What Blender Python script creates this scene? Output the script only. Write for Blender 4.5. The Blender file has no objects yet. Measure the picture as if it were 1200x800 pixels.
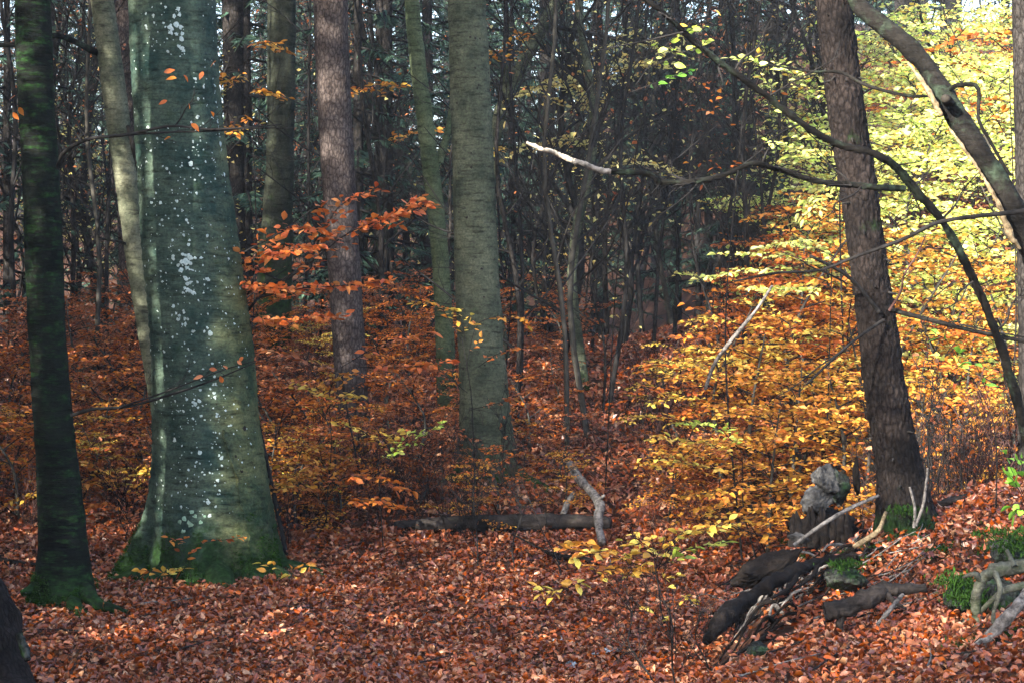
import bpy, math, numpy as np
from mathutils import Matrix, Vector
rng = np.random.default_rng(11)
S = bpy.context.scene
COL = S.collection
R = math.radians

# ------------------------------------------------------------------ camera, sky, sun, exposure
F = 2400.0                       # focal length in pixels of the 1200 px wide photograph
CAM = np.array([0.0, 0.0, 2.6])
PITCH = math.atan(50 / F)
cd = bpy.data.cameras.new('camera'); cam = bpy.data.objects.new('camera', cd); COL.objects.link(cam)
cam.location = CAM; cam.rotation_euler = (math.pi / 2 - PITCH, 0, 0)
cd.sensor_width = 36; cd.lens = 36 * F / 1200; cd.clip_end = 2000; cd.clip_start = 0.1
S.camera = cam

SUN_EL = R(27); SH = np.array([0.62, 0.785]); SH = SH / np.linalg.norm(SH)     # horizontal direction the light travels
W = bpy.data.worlds.new('World'); S.world = W; W.use_nodes = True
nt = W.node_tree; bg = nt.nodes['Background']
sky = nt.nodes.new('ShaderNodeTexSky'); sky.sky_type = 'NISHITA'; sky.sun_disc = False
sky.sun_elevation = SUN_EL; sky.sun_rotation = math.atan2(-SH[0], -SH[1])
nt.links.new(sky.outputs[0], bg.inputs[0]); bg.inputs[1].default_value = 0.15; sky.dust_density = 2.5; sky.ozone_density = 0.6; sky.air_density = 0.9
sd = bpy.data.lights.new('sun', 'SUN'); sun = bpy.data.objects.new('sun', sd); COL.objects.link(sun)
sd.energy = 5.0; sd.angle = R(0.55); sd.color = (1.0, 0.93, 0.80)
ld = Vector((SH[0] * math.cos(SUN_EL), SH[1] * math.cos(SUN_EL), -math.sin(SUN_EL)))
sun.rotation_euler = ld.to_track_quat('-Z', 'Y').to_euler()
S.view_settings.view_transform = 'Standard'; S.view_settings.look = 'None'
S.view_settings.exposure = 2.6; S.view_settings.gamma = 1.0
S.cycles.max_bounces = 8; S.cycles.diffuse_bounces = 4; S.cycles.transmission_bounces = 4
S.cycles.transparent_max_bounces = 4

# ------------------------------------------------------------------ picture <-> place helpers
fw = np.array([0, math.cos(PITCH), -math.sin(PITCH)]); up = np.array([0, math.sin(PITCH), math.cos(PITCH)]); rt = np.array([1.0, 0, 0])
def P(px, py, d):
    return CAM + d * (fw + rt * ((px - 600) / F) + up * ((400 - py) / F))

# ------------------------------------------------------------------ numpy noise
def _h(ix, iy, iz, s=0):
    n = (ix * 374761393 + iy * 668265263 + iz * 2147483647 + s * 974711) & 0xffffffff
    n = ((n ^ (n >> 13)) * 1274126177) & 0xffffffff
    n = ((n ^ (n >> 16)) * 2246822519) & 0xffffffff
    n = n ^ (n >> 15)
    return n.astype(np.float64) / 4294967295.0
def vn(p, s=0):
    p = np.asarray(p, float); i = np.floor(p).astype(np.int64); f = p - i; f = f * f * (3 - 2 * f)
    o = 0
    for a in (0, 1):
        for b in (0, 1):
            for c in (0, 1):
                w = (f[..., 0] if a else 1 - f[..., 0]) * (f[..., 1] if b else 1 - f[..., 1]) * (f[..., 2] if c else 1 - f[..., 2])
                o = o + w * _h(i[..., 0] + a, i[..., 1] + b, i[..., 2] + c, s)
    return o * 2 - 1
def fbm(p, s=0, oct=3):
    o = 0; a = 1.0
    for k in range(oct):
        o = o + a * vn(np.asarray(p) * 2 ** k, s + k); a *= 0.5
    return o
def cell(p, s=0):
    p = np.asarray(p, float); i = np.floor(p).astype(np.int64)
    f1 = np.full(p.shape[:-1], 9.0); f2 = f1.copy(); cid = np.zeros(p.shape[:-1])
    for a in (-1, 0, 1):
        for b in (-1, 0, 1):
            for c in (-1, 0, 1):
                j = i + np.array([a, b, c]); h1 = _h(j[..., 0], j[..., 1], j[..., 2], s)
                q = j + np.stack([h1, _h(j[..., 0], j[..., 1], j[..., 2], s + 1), _h(j[..., 0], j[..., 1], j[..., 2], s + 2)], -1)
                d = np.linalg.norm(q - p, axis=-1)
                m = d < f1; f2 = np.where(m, f1, np.minimum(f2, d)); cid = np.where(m, h1, cid); f1 = np.where(m, d, f1)
    return f1, f2, cid
def sm(a, b, x):
    t = np.clip((np.asarray(x, float) - a) / (b - a), 0, 1); return t * t * (3 - 2 * t)

# ------------------------------------------------------------------ terrain height
def H(x, y):
    x = np.asarray(x, float); y = np.asarray(y, float)
    r1 = 9.5 * (0.5 * (y - 19) / 9.5 + 0.0)
    z = np.interp(y, [-400, -10, 2, 9, 14, 19, 24, 29, 31, 36, 48, 60, 110, 400], [3, 1.6, 1.0, .25, 0, 0.02, .85, 1.85, 1.95, 1.3, 1.2, 2.2, 10, 30])
    z = z + sm(1.2, 7.5, x - (y - 20) * 0.02) * np.clip(y - 19.5, 0, 34) * 0.21      # hillside on the right
    z = z + sm(2, 9, -x - 3) * np.clip(y - 20, 0, 20) * 0.03
    z = z + sm(20, 200, np.abs(x)) * 14
    edge = 1.05 + 0.26 * (y - 13)                                                     # bank in the right foreground
    t = x - edge
    fade = sm(20.5, 16.6, y) * sm(4, 9, y)
    step = sm(0, .35, t) * (0.05 + 0.33 * sm(13.2, 15.8, y))
    z = z + fade * (step + np.clip(t, 0, 8) ** 0.95 * (0.17 + 0.05 * np.clip(y - 12, 0, 4)))
    pp = np.stack([x, y, 0 * x], -1)
    z = z + 0.07 * vn(pp * 0.55, 3) + 0.035 * vn(pp * 1.9, 4) + sm(26, 60, y) * .5 * vn(pp * 0.12, 8)
    return z
_ds = np.arange(9, 160, 0.04)
def G(px, py):
    """ground point seen at a pixel"""
    q = CAM[None] + _ds[:, None] * (fw + rt * ((px - 600) / F) + up * ((400 - py) / F))[None]
    k = np.argmax(q[:, 2] <= H(q[:, 0], q[:, 1]))
    return q[k]
def GD(px, d):
    """ground point of a pixel column at a depth"""
    y = d; x = (px - 600) / F * d
    return np.array([x, y, float(H(x, y))])

# ------------------------------------------------------------------ mesh assembly
class MB:
    def __init__(s): s.v = []; s.f = {3: [], 4: []}; s.r = {3: [], 4: []}; s.n = 0
    def add(s, V, Fc, rnd=None):
        V = np.asarray(V, float).reshape(-1, 3); Fc = np.asarray(Fc, np.int64); k = Fc.shape[1]
        s.v.append(V); s.f[k].append(Fc + s.n); s.n += len(V)
        s.r[k].append(np.zeros(len(Fc)) if rnd is None else np.broadcast_to(np.asarray(rnd, float), (len(Fc),)))
        return s
    def mesh(s, name, mat, origin=None, smooth=True):
        V = np.concatenate(s.v) if s.v else np.zeros((0, 3))
        if origin is not None: V = V - np.asarray(origin)[None]
        me = bpy.data.meshes.new(name)
        fl, rn, tot = [], [], []
        for k in (3, 4):
            if s.f[k]:
                a = np.concatenate(s.f[k]); fl.append(a.ravel()); tot.append(np.full(len(a), k)); rn.append(np.concatenate(s.r[k]))
        fl = np.concatenate(fl); tot = np.concatenate(tot); rn = np.concatenate(rn)
        me.vertices.add(len(V)); me.vertices.foreach_set('co', V.astype(np.float32).ravel())
        me.loops.add(len(fl)); me.loops.foreach_set('vertex_index', fl.astype(np.int32))
        me.polygons.add(len(tot)); me.polygons.foreach_set('loop_start', np.concatenate([[0], np.cumsum(tot)[:-1]]).astype(np.int32))
        me.polygons.foreach_set('loop_total', tot.astype(np.int32))
        me.polygons.foreach_set('use_smooth', np.full(len(tot), smooth))
        at = me.attributes.new('rnd', 'FLOAT', 'FACE'); at.data.foreach_set('value', rn.astype(np.float32))
        me.update(calc_edges=True); me.materials.append(mat)
        return me

def nz(v): return v / np.maximum(np.linalg.norm(v, axis=-1, keepdims=True), 1e-9)
def tubes(mb, Pp, Rr, sides=5, rough=0.0, seed=0):
    """many polylines at once: Pp (N,K,3), Rr (N,K)"""
    Pp = np.asarray(Pp, float); Rr = np.asarray(Rr, float)
    if Pp.ndim == 2: Pp = Pp[None]; Rr = Rr[None]
    N, K, _ = Pp.shape
    if N == 0: return
    T = nz(np.gradient(Pp, axis=1)); d = nz(Pp[:, -1] - Pp[:, 0])
    ref = np.where(np.abs(d[:, 2:3]) > .7, np.array([[1., 0, 0]]), np.array([[0., 0, 1]]))
    ref = nz(np.cross(d, ref))[:, None, :]
    n1 = nz(ref - T * (ref * T).sum(-1, keepdims=True)); n2 = np.cross(T, n1)
    a = np.arange(sides) * 2 * math.pi / sides
    rr = Rr[:, :, None, None]
    o = n1[:, :, None, :] * np.cos(a)[None, None, :, None] + n2[:, :, None, :] * np.sin(a)[None, None, :, None]
    V = Pp[:, :, None, :] + rr * o
    if rough:
        V = V + rr * o * rough * (vn(V / np.maximum(Rr.max(), 1e-3) * .9, seed) + .55 * vn(V / np.maximum(Rr.max(), 1e-3) * 2.7, seed + 5))[..., None]
    idx = np.arange(N * K * sides).reshape(N, K, sides); nx = np.roll(idx, -1, axis=2)
    q = np.stack([idx[:, :-1], nx[:, :-1], nx[:, 1:], idx[:, 1:]], -1).reshape(-1, 4)
    rn = np.repeat(rng.random(N), (K - 1) * sides)
    base = mb.n
    mb.add(V.reshape(-1, 3), q, rn)
    if sides > 4:                                            # closed ends
        for e in (0, K - 1):
            c = np.arange(N)
            C0 = Pp[:, e]
            st = mb.n; mb.v.append(C0); mb.n += N
            ring = idx[:, e] + base; r2 = np.roll(ring, -1, axis=1)
            t3 = np.stack([np.broadcast_to((st + c)[:, None], ring.shape), ring, r2], -1).reshape(-1, 3)
            mb.f[3].append(t3); mb.r[3].append(np.full(len(t3), .5))

def curve(pts, n):
    """smooth resample (Catmull-Rom) of control points, any number of columns"""
    pts = np.asarray(pts, float); m = len(pts)
    if m == 2: return pts[0] + (pts[1] - pts[0]) * np.linspace(0, 1, n)[:, None]
    e = np.vstack([2 * pts[0] - pts[1], pts, 2 * pts[-1] - pts[-2]])
    t = np.linspace(0, m - 1 - 1e-6, n); i = t.astype(int); f = (t - i)[:, None]
    a, b, c, d = e[i], e[i + 1], e[i + 2], e[i + 3]
    return .5 * (2 * b + (c - a) * f + (2 * a - 5 * b + 4 * c - d) * f ** 2 + (3 * b - a - 3 * c + d) * f ** 3)

LEAF4 = (np.array([[0, 0, 0], [.33, .30, .05], [.72, .24, .05], [1, 0, 0], [.72, -.24, .05], [.33, -.30, .05]]), np.array([[0, 1, 2, 3], [0, 3, 4, 5]]))
LEAF2 = (np.array([[0, 0, 0], [.5, .32, .05], [1, 0, 0], [.5, -.32, .05]]), np.array([[0, 1, 2, 3]]))
LEAF8 = (np.array([[0, 0, 0], [.30, .29, .05], [.68, .27, .05], [1, 0, 0], [.68, -.27, .05], [.30, -.29, .05], [.30, 0, 0], [.68, 0, 0]]), np.array([[1, 2, 7, 6], [6, 7, 4, 5]]), np.array([[0, 1, 6], [0, 6, 5], [2, 3, 7], [7, 3, 4]]))
OAK8 = (LEAF8[0] * [1, .9, 1] + np.array([[0, 0, 0], [.05, .06, .03], [-.08, .10, .0], [0, 0, 0], [.06, -.1, .03], [-.05, .03, 0], [0, 0, 0], [0, 0, 0]]), LEAF8[1], LEAF8[2])
def leaves(mb, pos, ax, no, size, tmpl=LEAF4, curl=0.25, rnd=None):
    N = len(pos)
    if N == 0: return
    ax = nz(ax); no = nz(no - ax * (no * ax).sum(-1, keepdims=True)); sd_ = np.cross(no, ax)
    v, f = tmpl[:2]; c = rng.normal(0, curl, N); c2 = rng.normal(0, curl * 1.4, N)
    z = v[None, :, 2] * 2.2 * rng.normal(1, 1, (N, 1)) + c[:, None] * (v[None, :, 0] ** 2) + c2[:, None] * np.abs(v[None, :, 1]) * 1.2
    w = rng.uniform(.75, 1.15, (N, 1))
    V = pos[:, None] + size[:, None, None] * (ax[:, None] * v[None, :, 0:1] + sd_[:, None] * (v[None, :, 1:2] * w[..., None]) + no[:, None] * z[..., None])
    k = len(v); Fc = (f[None] + (np.arange(N) * k)[:, None, None]).reshape(-1, 4)
    rnd = rng.random(N) if rnd is None else rnd
    st = mb.n; mb.add(V.reshape(-1, 3), Fc, np.repeat(rnd, len(f)))
    if len(tmpl) > 2:
        mb.f[3].append((tmpl[2][None] + (np.arange(N) * k)[:, None, None]).reshape(-1, 3) + st); mb.r[3].append(np.repeat(rnd, len(tmpl[2])))

# ------------------------------------------------------------------ materials
def newmat(name):
    m = bpy.data.materials.new(name); m.use_nodes = True
    n = m.node_tree; n.nodes.clear()
    return m, n, n.nodes.new, n.links.new
def ramp(new, cols, pos=None, interp='LINEAR'):
    r = new('ShaderNodeValToRGB'); e = r.color_ramp.elements; r.color_ramp.interpolation = interp
    pos = pos or [i / max(1, len(cols) - 1) for i in range(len(cols))]
    while len(e) < len(cols): e.new(0.5)
    for i, c in enumerate(cols): e[i].position = pos[i]; e[i].color = (*c, 1)
    return r
def leafmat(name, cols, trans=0.35, rough=0.5, spec=0.35, sat=1.0):
    m, n, new, L = newmat(name)
    at = new('ShaderNodeAttribute'); at.attribute_name = 'rnd'
    oi = new('ShaderNodeObjectInfo'); ad = new('ShaderNodeMath'); ad.operation = 'ADD'; fr = new('ShaderNodeMath'); fr.operation = 'FRACT'
    L(at.outputs['Fac'], ad.inputs[0]); L(oi.outputs['Random'], ad.inputs[1]); L(ad.outputs[0], fr.inputs[0])
    r = ramp(new, cols, interp='CONSTANT' if len(cols) > 6 else 'LINEAR'); L(fr.outputs[0], r.inputs[0])
    tc = new('ShaderNodeTexCoord'); no = new('ShaderNodeTexNoise'); no.inputs['Scale'].default_value = 30; L(tc.outputs['Object'], no.inputs['Vector'])
    hs = new('ShaderNodeHueSaturation'); mr = new('ShaderNodeMapRange'); mr.inputs[3].default_value = .5; mr.inputs[4].default_value = 1.5
    n2 = new('ShaderNodeTexNoise'); n2.inputs['Scale'].default_value = 1.6; n2.inputs['Detail'].default_value = 3; L(tc.outputs['Object'], n2.inputs['Vector']); n3 = new('ShaderNodeMath'); n3.operation = 'MULTIPLY_ADD'; L(n2.outputs['Fac'], n3.inputs[0]); n3.inputs[1].default_value = .9; n4 = new('ShaderNodeMath'); n4.operation = 'SUBTRACT'; L(no.outputs['Fac'], n4.inputs[0]); n4.inputs[1].default_value = .45; L(n4.outputs[0], n3.inputs[2])
    L(n3.outputs[0], mr.inputs[0]); L(mr.outputs[0], hs.inputs['Value']); L(r.outputs[0], hs.inputs['Color']); hs.inputs['Saturation'].default_value = sat
    pb = new('ShaderNodeBsdfPrincipled'); pb.inputs['Roughness'].default_value = rough; pb.inputs['Specular IOR Level'].default_value = spec
    L(hs.outputs[0], pb.inputs['Base Color'])
    tr = new('ShaderNodeBsdfTranslucent'); L(hs.outputs[0], tr.inputs[0])
    mx = new('ShaderNodeMixShader'); mx.inputs[0].default_value = trans; L(pb.outputs[0], mx.inputs[1]); L(tr.outputs[0], mx.inputs[2])
    o = new('ShaderNodeOutputMaterial'); L(mx.outputs[0], o.inputs[0])
    return m
def barkmat(name, dark, light, kind='beech', moss=0.0, moss_h=0.5, mosscol=(.014, .030, .008), bump=1.0, rough=.85, moss_all=0.0, flecks=(1, 1, 1), olive=None):
    """kind beech: smooth with horizontal wrinkles; rough: flaky plates; moss climbs from the base (object z) and in patches"""
    m, n, new, L = newmat(name)
    tc = new('ShaderNodeTexCoord'); mp = new('ShaderNodeMapping'); L(tc.outputs['Object'], mp.inputs[0])
    big = new('ShaderNodeTexNoise'); big.inputs['Scale'].default_value = 2.2; big.inputs['Detail'].default_value = 6; L(tc.outputs['Object'], big.inputs['Vector'])
    r1 = ramp(new, [dark, tuple((a + b) / 2 for a, b in zip(dark, light)), light], [.38, .5, .64]); big.inputs['Roughness'].default_value = .68; L(big.outputs['Fac'], r1.inputs[0])
    fine = new('ShaderNodeTexNoise'); fine.inputs['Detail'].default_value = 8; fine.inputs['Roughness'].default_value = .7
    L(mp.outputs[0], fine.inputs['Vector'])
    if kind == 'beech':
        mp.inputs['Scale'].default_value = (5, 5, 26); fine.inputs['Scale'].default_value = 1.0
        rr = ramp(new, [(.35, .35, .35), (.95, .95, .95), (1.35, 1.35, 1.35)], [.36, .46, .72])
        L(fine.outputs['Fac'], rr.inputs[0]); hgt = fine.outputs['Fac']
    else:
        mp.inputs['Scale'].default_value = (26, 26, 11)
        vo = new('ShaderNodeTexVoronoi'); vo.feature = 'DISTANCE_TO_EDGE'; vo.inputs['Scale'].default_value = 1.0
        dm = new('ShaderNodeMixRGB'); dm.blend_type = 'ADD'; dm.inputs[0].default_value = .9; L(mp.outputs[0], dm.inputs[1]); L(fine.outputs['Color'], dm.inputs[2]); fine.inputs['Scale'].default_value = 1.3
        L(dm.outputs[0], vo.inputs['Vector'])
        rr = ramp(new, [(.30, .27, .27), (.85, .85, .85), (1.35, 1.3, 1.28)], [.0, .13, .5]); L(vo.outputs['Distance'], rr.inputs[0])
        mm = new('ShaderNodeMath'); mm.operation = 'ADD'; L(vo.outputs['Distance'], mm.inputs[0]); L(fine.outputs['Fac'], mm.inputs[1]); hgt = mm.outputs[0]
    mu = new('ShaderNodeMixRGB'); mu.blend_type = 'MULTIPLY'; mu.inputs[0].default_value = 1; gn = new('ShaderNodeTexNoise'); gn.inputs['Scale'].default_value = 38; gn.inputs['Detail'].default_value = 6; gn.inputs['Roughness'].default_value = .75; L(tc.outputs['Object'], gn.inputs['Vector'])
    gr_ = ramp(new, [(.45, .45, .45), (1, 1, 1), (1.6, 1.6, 1.6)], [.34, .5, .68]); L(gn.outputs['Fac'], gr_.inputs[0]); gm = new('ShaderNodeMixRGB'); gm.blend_type = 'MULTIPLY'; gm.inputs[0].default_value = .8; L(r1.outputs[0], gm.inputs[1]); L(gr_.outputs[0], gm.inputs[2]); L(gm.outputs[0], mu.inputs[1]); L(rr.outputs[0], mu.inputs[2])
    col = mu.outputs[0]
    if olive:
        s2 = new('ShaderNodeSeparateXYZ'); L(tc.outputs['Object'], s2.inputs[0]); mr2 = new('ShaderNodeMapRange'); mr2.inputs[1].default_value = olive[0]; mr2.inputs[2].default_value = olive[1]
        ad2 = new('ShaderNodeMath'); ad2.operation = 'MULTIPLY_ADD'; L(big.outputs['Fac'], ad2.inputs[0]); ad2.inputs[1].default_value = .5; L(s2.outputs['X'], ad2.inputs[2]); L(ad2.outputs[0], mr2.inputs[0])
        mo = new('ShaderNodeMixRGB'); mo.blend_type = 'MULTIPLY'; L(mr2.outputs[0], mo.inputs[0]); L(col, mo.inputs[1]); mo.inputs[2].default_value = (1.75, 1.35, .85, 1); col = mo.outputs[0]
    if moss or moss_all:
        sp = new('ShaderNodeSeparateXYZ'); L(tc.outputs['Object'], sp.inputs[0])
        mr = new('ShaderNodeMapRange'); mr.inputs[1].default_value = moss_h; mr.inputs[2].default_value = 0.0; mr.inputs[3].default_value = moss_all; mr.inputs[4].default_value = moss
        L(sp.outputs['Z'], mr.inputs[0])
        mn = new('ShaderNodeTexNoise'); mn.inputs['Scale'].default_value = 5; mn.inputs['Detail'].default_value = 8; mn.inputs['Roughness'].default_value = .7; mq = new('ShaderNodeMapping'); mq.inputs['Scale'].default_value = flecks; L(tc.outputs['Object'], mq.inputs[0]); L(mq.outputs[0], mn.inputs['Vector'])
        ad = new('ShaderNodeMath'); ad.operation = 'ADD'; L(mn.outputs['Fac'], ad.inputs[0]); L(mr.outputs[0], ad.inputs[1])
        rm = ramp(new, [(0, 0, 0), (1, 1, 1)], [.62, .8]); L(ad.outputs[0], rm.inputs[0])
        mc = ramp(new, [tuple(c * .45 for c in mosscol), mosscol, tuple(c * 1.9 for c in mosscol)], [.3, .5, .7]); 
        m3 = new('ShaderNodeTexNoise'); m3.inputs['Scale'].default_value = 28; m3.inputs['Detail'].default_value = 4; L(tc.outputs['Object'], m3.inputs['Vector']); L(m3.outputs['Fac'], mc.inputs[0])
        mx = new('ShaderNodeMixRGB'); L(rm.outputs[0], mx.inputs[0]); L(col, mx.inputs[1]); L(mc.outputs[0], mx.inputs[2]); col = mx.outputs[0]
    bp = new('ShaderNodeBump'); bp.inputs['Strength'].default_value = .55 * bump; bp.inputs['Distance'].default_value = .02; L(hgt, bp.inputs['Height'])
    pb = new('ShaderNodeBsdfPrincipled'); pb.inputs['Roughness'].default_value = rough; pb.inputs['Specular IOR Level'].default_value = .07
    L(col, pb.inputs['Base Color']); L(bp.outputs[0], pb.inputs['Normal'])
    o = new('ShaderNodeOutputMaterial'); L(pb.outputs[0], o.inputs[0])
    return m
def plain(name, a, b, scale=8, rough=.9, bump=.4):
    m, n, new, L = newmat(name)
    tc = new('ShaderNodeTexCoord'); no = new('ShaderNodeTexNoise'); no.inputs['Scale'].default_value = scale; no.inputs['Detail'].default_value = 8; no.inputs['Roughness'].default_value = .65
    L(tc.outputs['Object'], no.inputs['Vector']); r = ramp(new, [a, b], [.35, .65]); L(no.outputs['Fac'], r.inputs[0])
    bp = new('ShaderNodeBump'); bp.inputs['Strength'].default_value = bump; bp.inputs['Distance'].default_value = .02; L(no.outputs['Fac'], bp.inputs['Height'])
    pb = new('ShaderNodeBsdfPrincipled'); pb.inputs['Roughness'].default_value = rough; pb.inputs['Specular IOR Level'].default_value = .07
    L(r.outputs[0], pb.inputs['Base Color']); L(bp.outputs[0], pb.inputs['Normal'])
    o = new('ShaderNodeOutputMaterial'); L(pb.outputs[0], o.inputs[0])
    return m

M = {}
M['soil'] = plain('soil', (.020, .010, .007), (.075, .036, .022), 9)
M['litter'] = leafmat('litter', [(.17, .055, .032), (.25, .10, .06), (.11, .038, .026), (.27, .11, .06), (.20, .06, .03), (.38, .21, .14), (.14, .05, .035), (.27, .09, .04),
                                 (.19, .075, .05), (.38, .22, .14), (.22, .06, .026), (.30, .125, .08), (.09, .03, .022), (.28, .13, .08), (.30, .07, .02), (.21, .085, .055)], .12, .38, .5, 1.16)
M['orange'] = leafmat('leaf_orange', [(.42, .10, .015), (.55, .17, .02), (.34, .07, .012), (.62, .24, .03), (.28, .06, .015), (.48, .13, .02)], .4)
M['copper'] = leafmat('leaf_copper', [(.50, .10, .02), (.60, .17, .03), (.38, .065, .015), (.58, .23, .06), (.28, .05, .015)], .35)
M['gold'] = leafmat('leaf_gold', [(.60, .28, .04), (.50, .17, .02), (.66, .42, .06), (.56, .22, .03), (.42, .12, .02), (.62, .36, .05)], .4)
M['yellow'] = leafmat('leaf_yellow', [(.70, .50, .08), (.66, .36, .05), (.62, .55, .10), (.74, .50, .10), (.60, .28, .04)], .4)
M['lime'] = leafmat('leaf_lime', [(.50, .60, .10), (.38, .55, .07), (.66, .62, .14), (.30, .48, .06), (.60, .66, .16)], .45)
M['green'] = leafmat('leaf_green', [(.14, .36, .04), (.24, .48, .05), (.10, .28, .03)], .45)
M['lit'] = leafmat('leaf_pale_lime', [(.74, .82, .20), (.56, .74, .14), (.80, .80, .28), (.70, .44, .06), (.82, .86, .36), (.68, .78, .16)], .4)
M['paleyel'] = leafmat('leaf_pale_yellow', [(.78, .68, .22), (.82, .74, .32), (.66, .44, .10), (.72, .70, .26)], .4)
M['brown'] = leafmat('leaf_brown', [(.42, .12, .03), (.32, .085, .025), (.46, .17, .06), (.26, .06, .02), (.46, .24, .12)], .35)
M['canopy'] = leafmat('leaf_canopy', [(.25, .14, .03), (.12, .13, .03), (.3, .2, .05)], .3)
M['needle'] = leafmat('needle', [(.035, .075, .050), (.024, .055, .042), (.055, .095, .058)], .12, .7, .2)
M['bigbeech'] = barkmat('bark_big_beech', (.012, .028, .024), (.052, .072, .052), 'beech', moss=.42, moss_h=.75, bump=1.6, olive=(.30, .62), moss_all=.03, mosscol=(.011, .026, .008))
M['mossy'] = barkmat('bark_mossy', (.002, .0025, .0025), (.008, .010, .0075), 'beech', moss=.30, moss_h=.4, moss_all=.12, bump=1.8, mosscol=(.012, .034, .009), flecks=(1.2, 1.2, 4.5))
M['pale'] = barkmat('bark_pale_beech', (.050, .058, .038), (.105, .108, .075), 'beech', bump=.8)
M['beech'] = barkmat('bark_beech', (.028, .036, .024), (.088, .096, .062), 'beech', moss=.3, moss_h=.5, bump=1.4)
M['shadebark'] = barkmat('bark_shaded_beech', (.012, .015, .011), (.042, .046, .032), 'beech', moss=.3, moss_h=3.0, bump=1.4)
M['greenb'] = barkmat('bark_green_beech', (.034, .050, .026), (.095, .115, .062), 'beech', moss=.25, moss_h=.6, bump=1.2, moss_all=.05)
M['pine'] = barkmat('bark_pale_spruce', (.044, .034, .031), (.105, .086, .080), 'rough', bump=1.4)
M['spruce'] = barkmat('bark_spruce', (.006, .005, .005), (.023, .018, .0165), 'rough', moss=.5, moss_h=.25, bump=1.6, mosscol=(.010, .024, .007))
M['darkbark'] = barkmat('bark_dark', (.014, .013, .012), (.040, .036, .034), 'rough', bump=1.0)
M['twig'] = plain('twig', (.008, .0075, .0075), (.026, .024, .023), 12)
M['twiggrey'] = plain('twig_grey', (.022, .021, .018), (.055, .051, .044), 10)
M['twigred'] = plain('twig_red', (.030, .015, .013), (.08, .042, .037), 12)
M['branch'] = barkmat('bark_branch', (.0025, .0025, .0025), (.014, .0125, .011), 'beech', bump=1.8, moss_all=.10, moss=.1, mosscol=(.03, .045, .03))
M['deadwood'] = plain('dead_wood', (.16, .13, .10), (.50, .44, .35), 26, .8)
M['rawwood'] = plain('raw_wood', (.05, .035, .02), (.26, .20, .12), 22, .8)
M['greywood'] = plain('grey_wood', (.035, .032, .030), (.20, .185, .175), 26, .85, .8)
M['paleroot'] = barkmat('root_pale', (.03, .033, .026), (.11, .112, .09), 'beech', moss_all=.12, moss=.1, moss_h=.3)
M['log'] = barkmat('bark_log', (.010, .009, .008), (.040, .033, .030), 'beech', bump=1.2, moss_all=.05)
M['rootdark'] = plain('root_dark', (.003, .0027, .0027), (.014, .0105, .009), 26, .8, 1.0)
M['stone'] = plain('stone', (.012, .012, .014), (.085, .084, .083), 13, .9, 1.0)
M['bluestone'] = plain('blue_stone', (.12, .15, .18), (.26, .31, .36), 9, .6, .5)
M['mossrock'] = barkmat('rock_mossy', (.010, .012, .011), (.05, .054, .05), 'rough', moss=.12, moss_h=.3, moss_all=.12, bump=1.4, mosscol=(.014, .042, .009))
M['lichen'] = plain('lichen', (.22, .29, .28), (.42, .48, .46), 60, .95)
M['lichgreen'] = plain('lichen_green', (.13, .22, .15), (.24, .34, .25), 40, .95)
M['moss'] = leafmat('moss', [(.012, .038, .006), (.03, .075, .010), (.008, .024, .005)], .2, .9, .1)
M['knot'] = plain('knot', (.010, .009, .008), (.03, .026, .022), 10)

# ------------------------------------------------------------------ objects
def thing(name, label, cat, loc=(0, 0, 0), group=None):
    o = bpy.data.objects.new(name, None); COL.objects.link(o); o.location = [float(c) for c in loc]
    o.empty_display_size = .2; o['label'] = label; o['category'] = cat
    if group: o['group'] = group
    return o
def obj(name, me, parent=None, kind=None, label=None, cat=None, group=None, loc=None):
    o = bpy.data.objects.new(name, me); COL.objects.link(o)
    if parent: o.parent = parent
    if loc is not None: o.location = [float(c) for c in loc]
    for k, v in (('kind', kind), ('label', label), ('category', cat), ('group', group)):
        if v: o[k] = v
    return o
def copy_tree(o, parent=None, kids=None):
    c = o.copy(); COL.objects.link(c)
    if parent is not None: c.parent = parent
    for ch in KIDS.get(o.name, []): copy_tree(ch, c)
    return c
KIDS = {}
def index_kids():
    KIDS.clear()
    for o in bpy.data.objects:
        if o.parent: KIDS.setdefault(o.parent.name, []).append(o)
def place(root, first, loc, rz, sc, label=None):
    o = root if first else copy_tree(root)
    o.location = [float(c) for c in loc]; o.rotation_euler = (0, 0, rz); o.scale = (sc, sc, sc)
    if label: o['label'] = label
    return o

# ================================================================== SETTING: the forest floor
xs = np.concatenate([-np.geomspace(300, 9.2, 26), np.arange(-9, 9.01, .14), np.geomspace(9.2, 300, 26)])
ys = np.concatenate([-np.geomspace(200, 1, 14), np.arange(0, 11.5, .6), np.arange(11.6, 34, .14), np.arange(34.2, 60, .6), np.geomspace(61, 420, 40)])
X, Y = np.meshgrid(xs, ys); Z = H(X, Y)
gi = np.arange(X.size).reshape(X.shape)
mb = MB().add(np.stack([X, Y, Z], -1), np.stack([gi[:-1, :-1], gi[:-1, 1:], gi[1:, 1:], gi[1:, :-1]], -1).reshape(-1, 4))
ground = obj('ground', mb.mesh('ground', M['soil']), kind='structure', label='sloping woodland floor of dark soil under fallen leaves')

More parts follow.
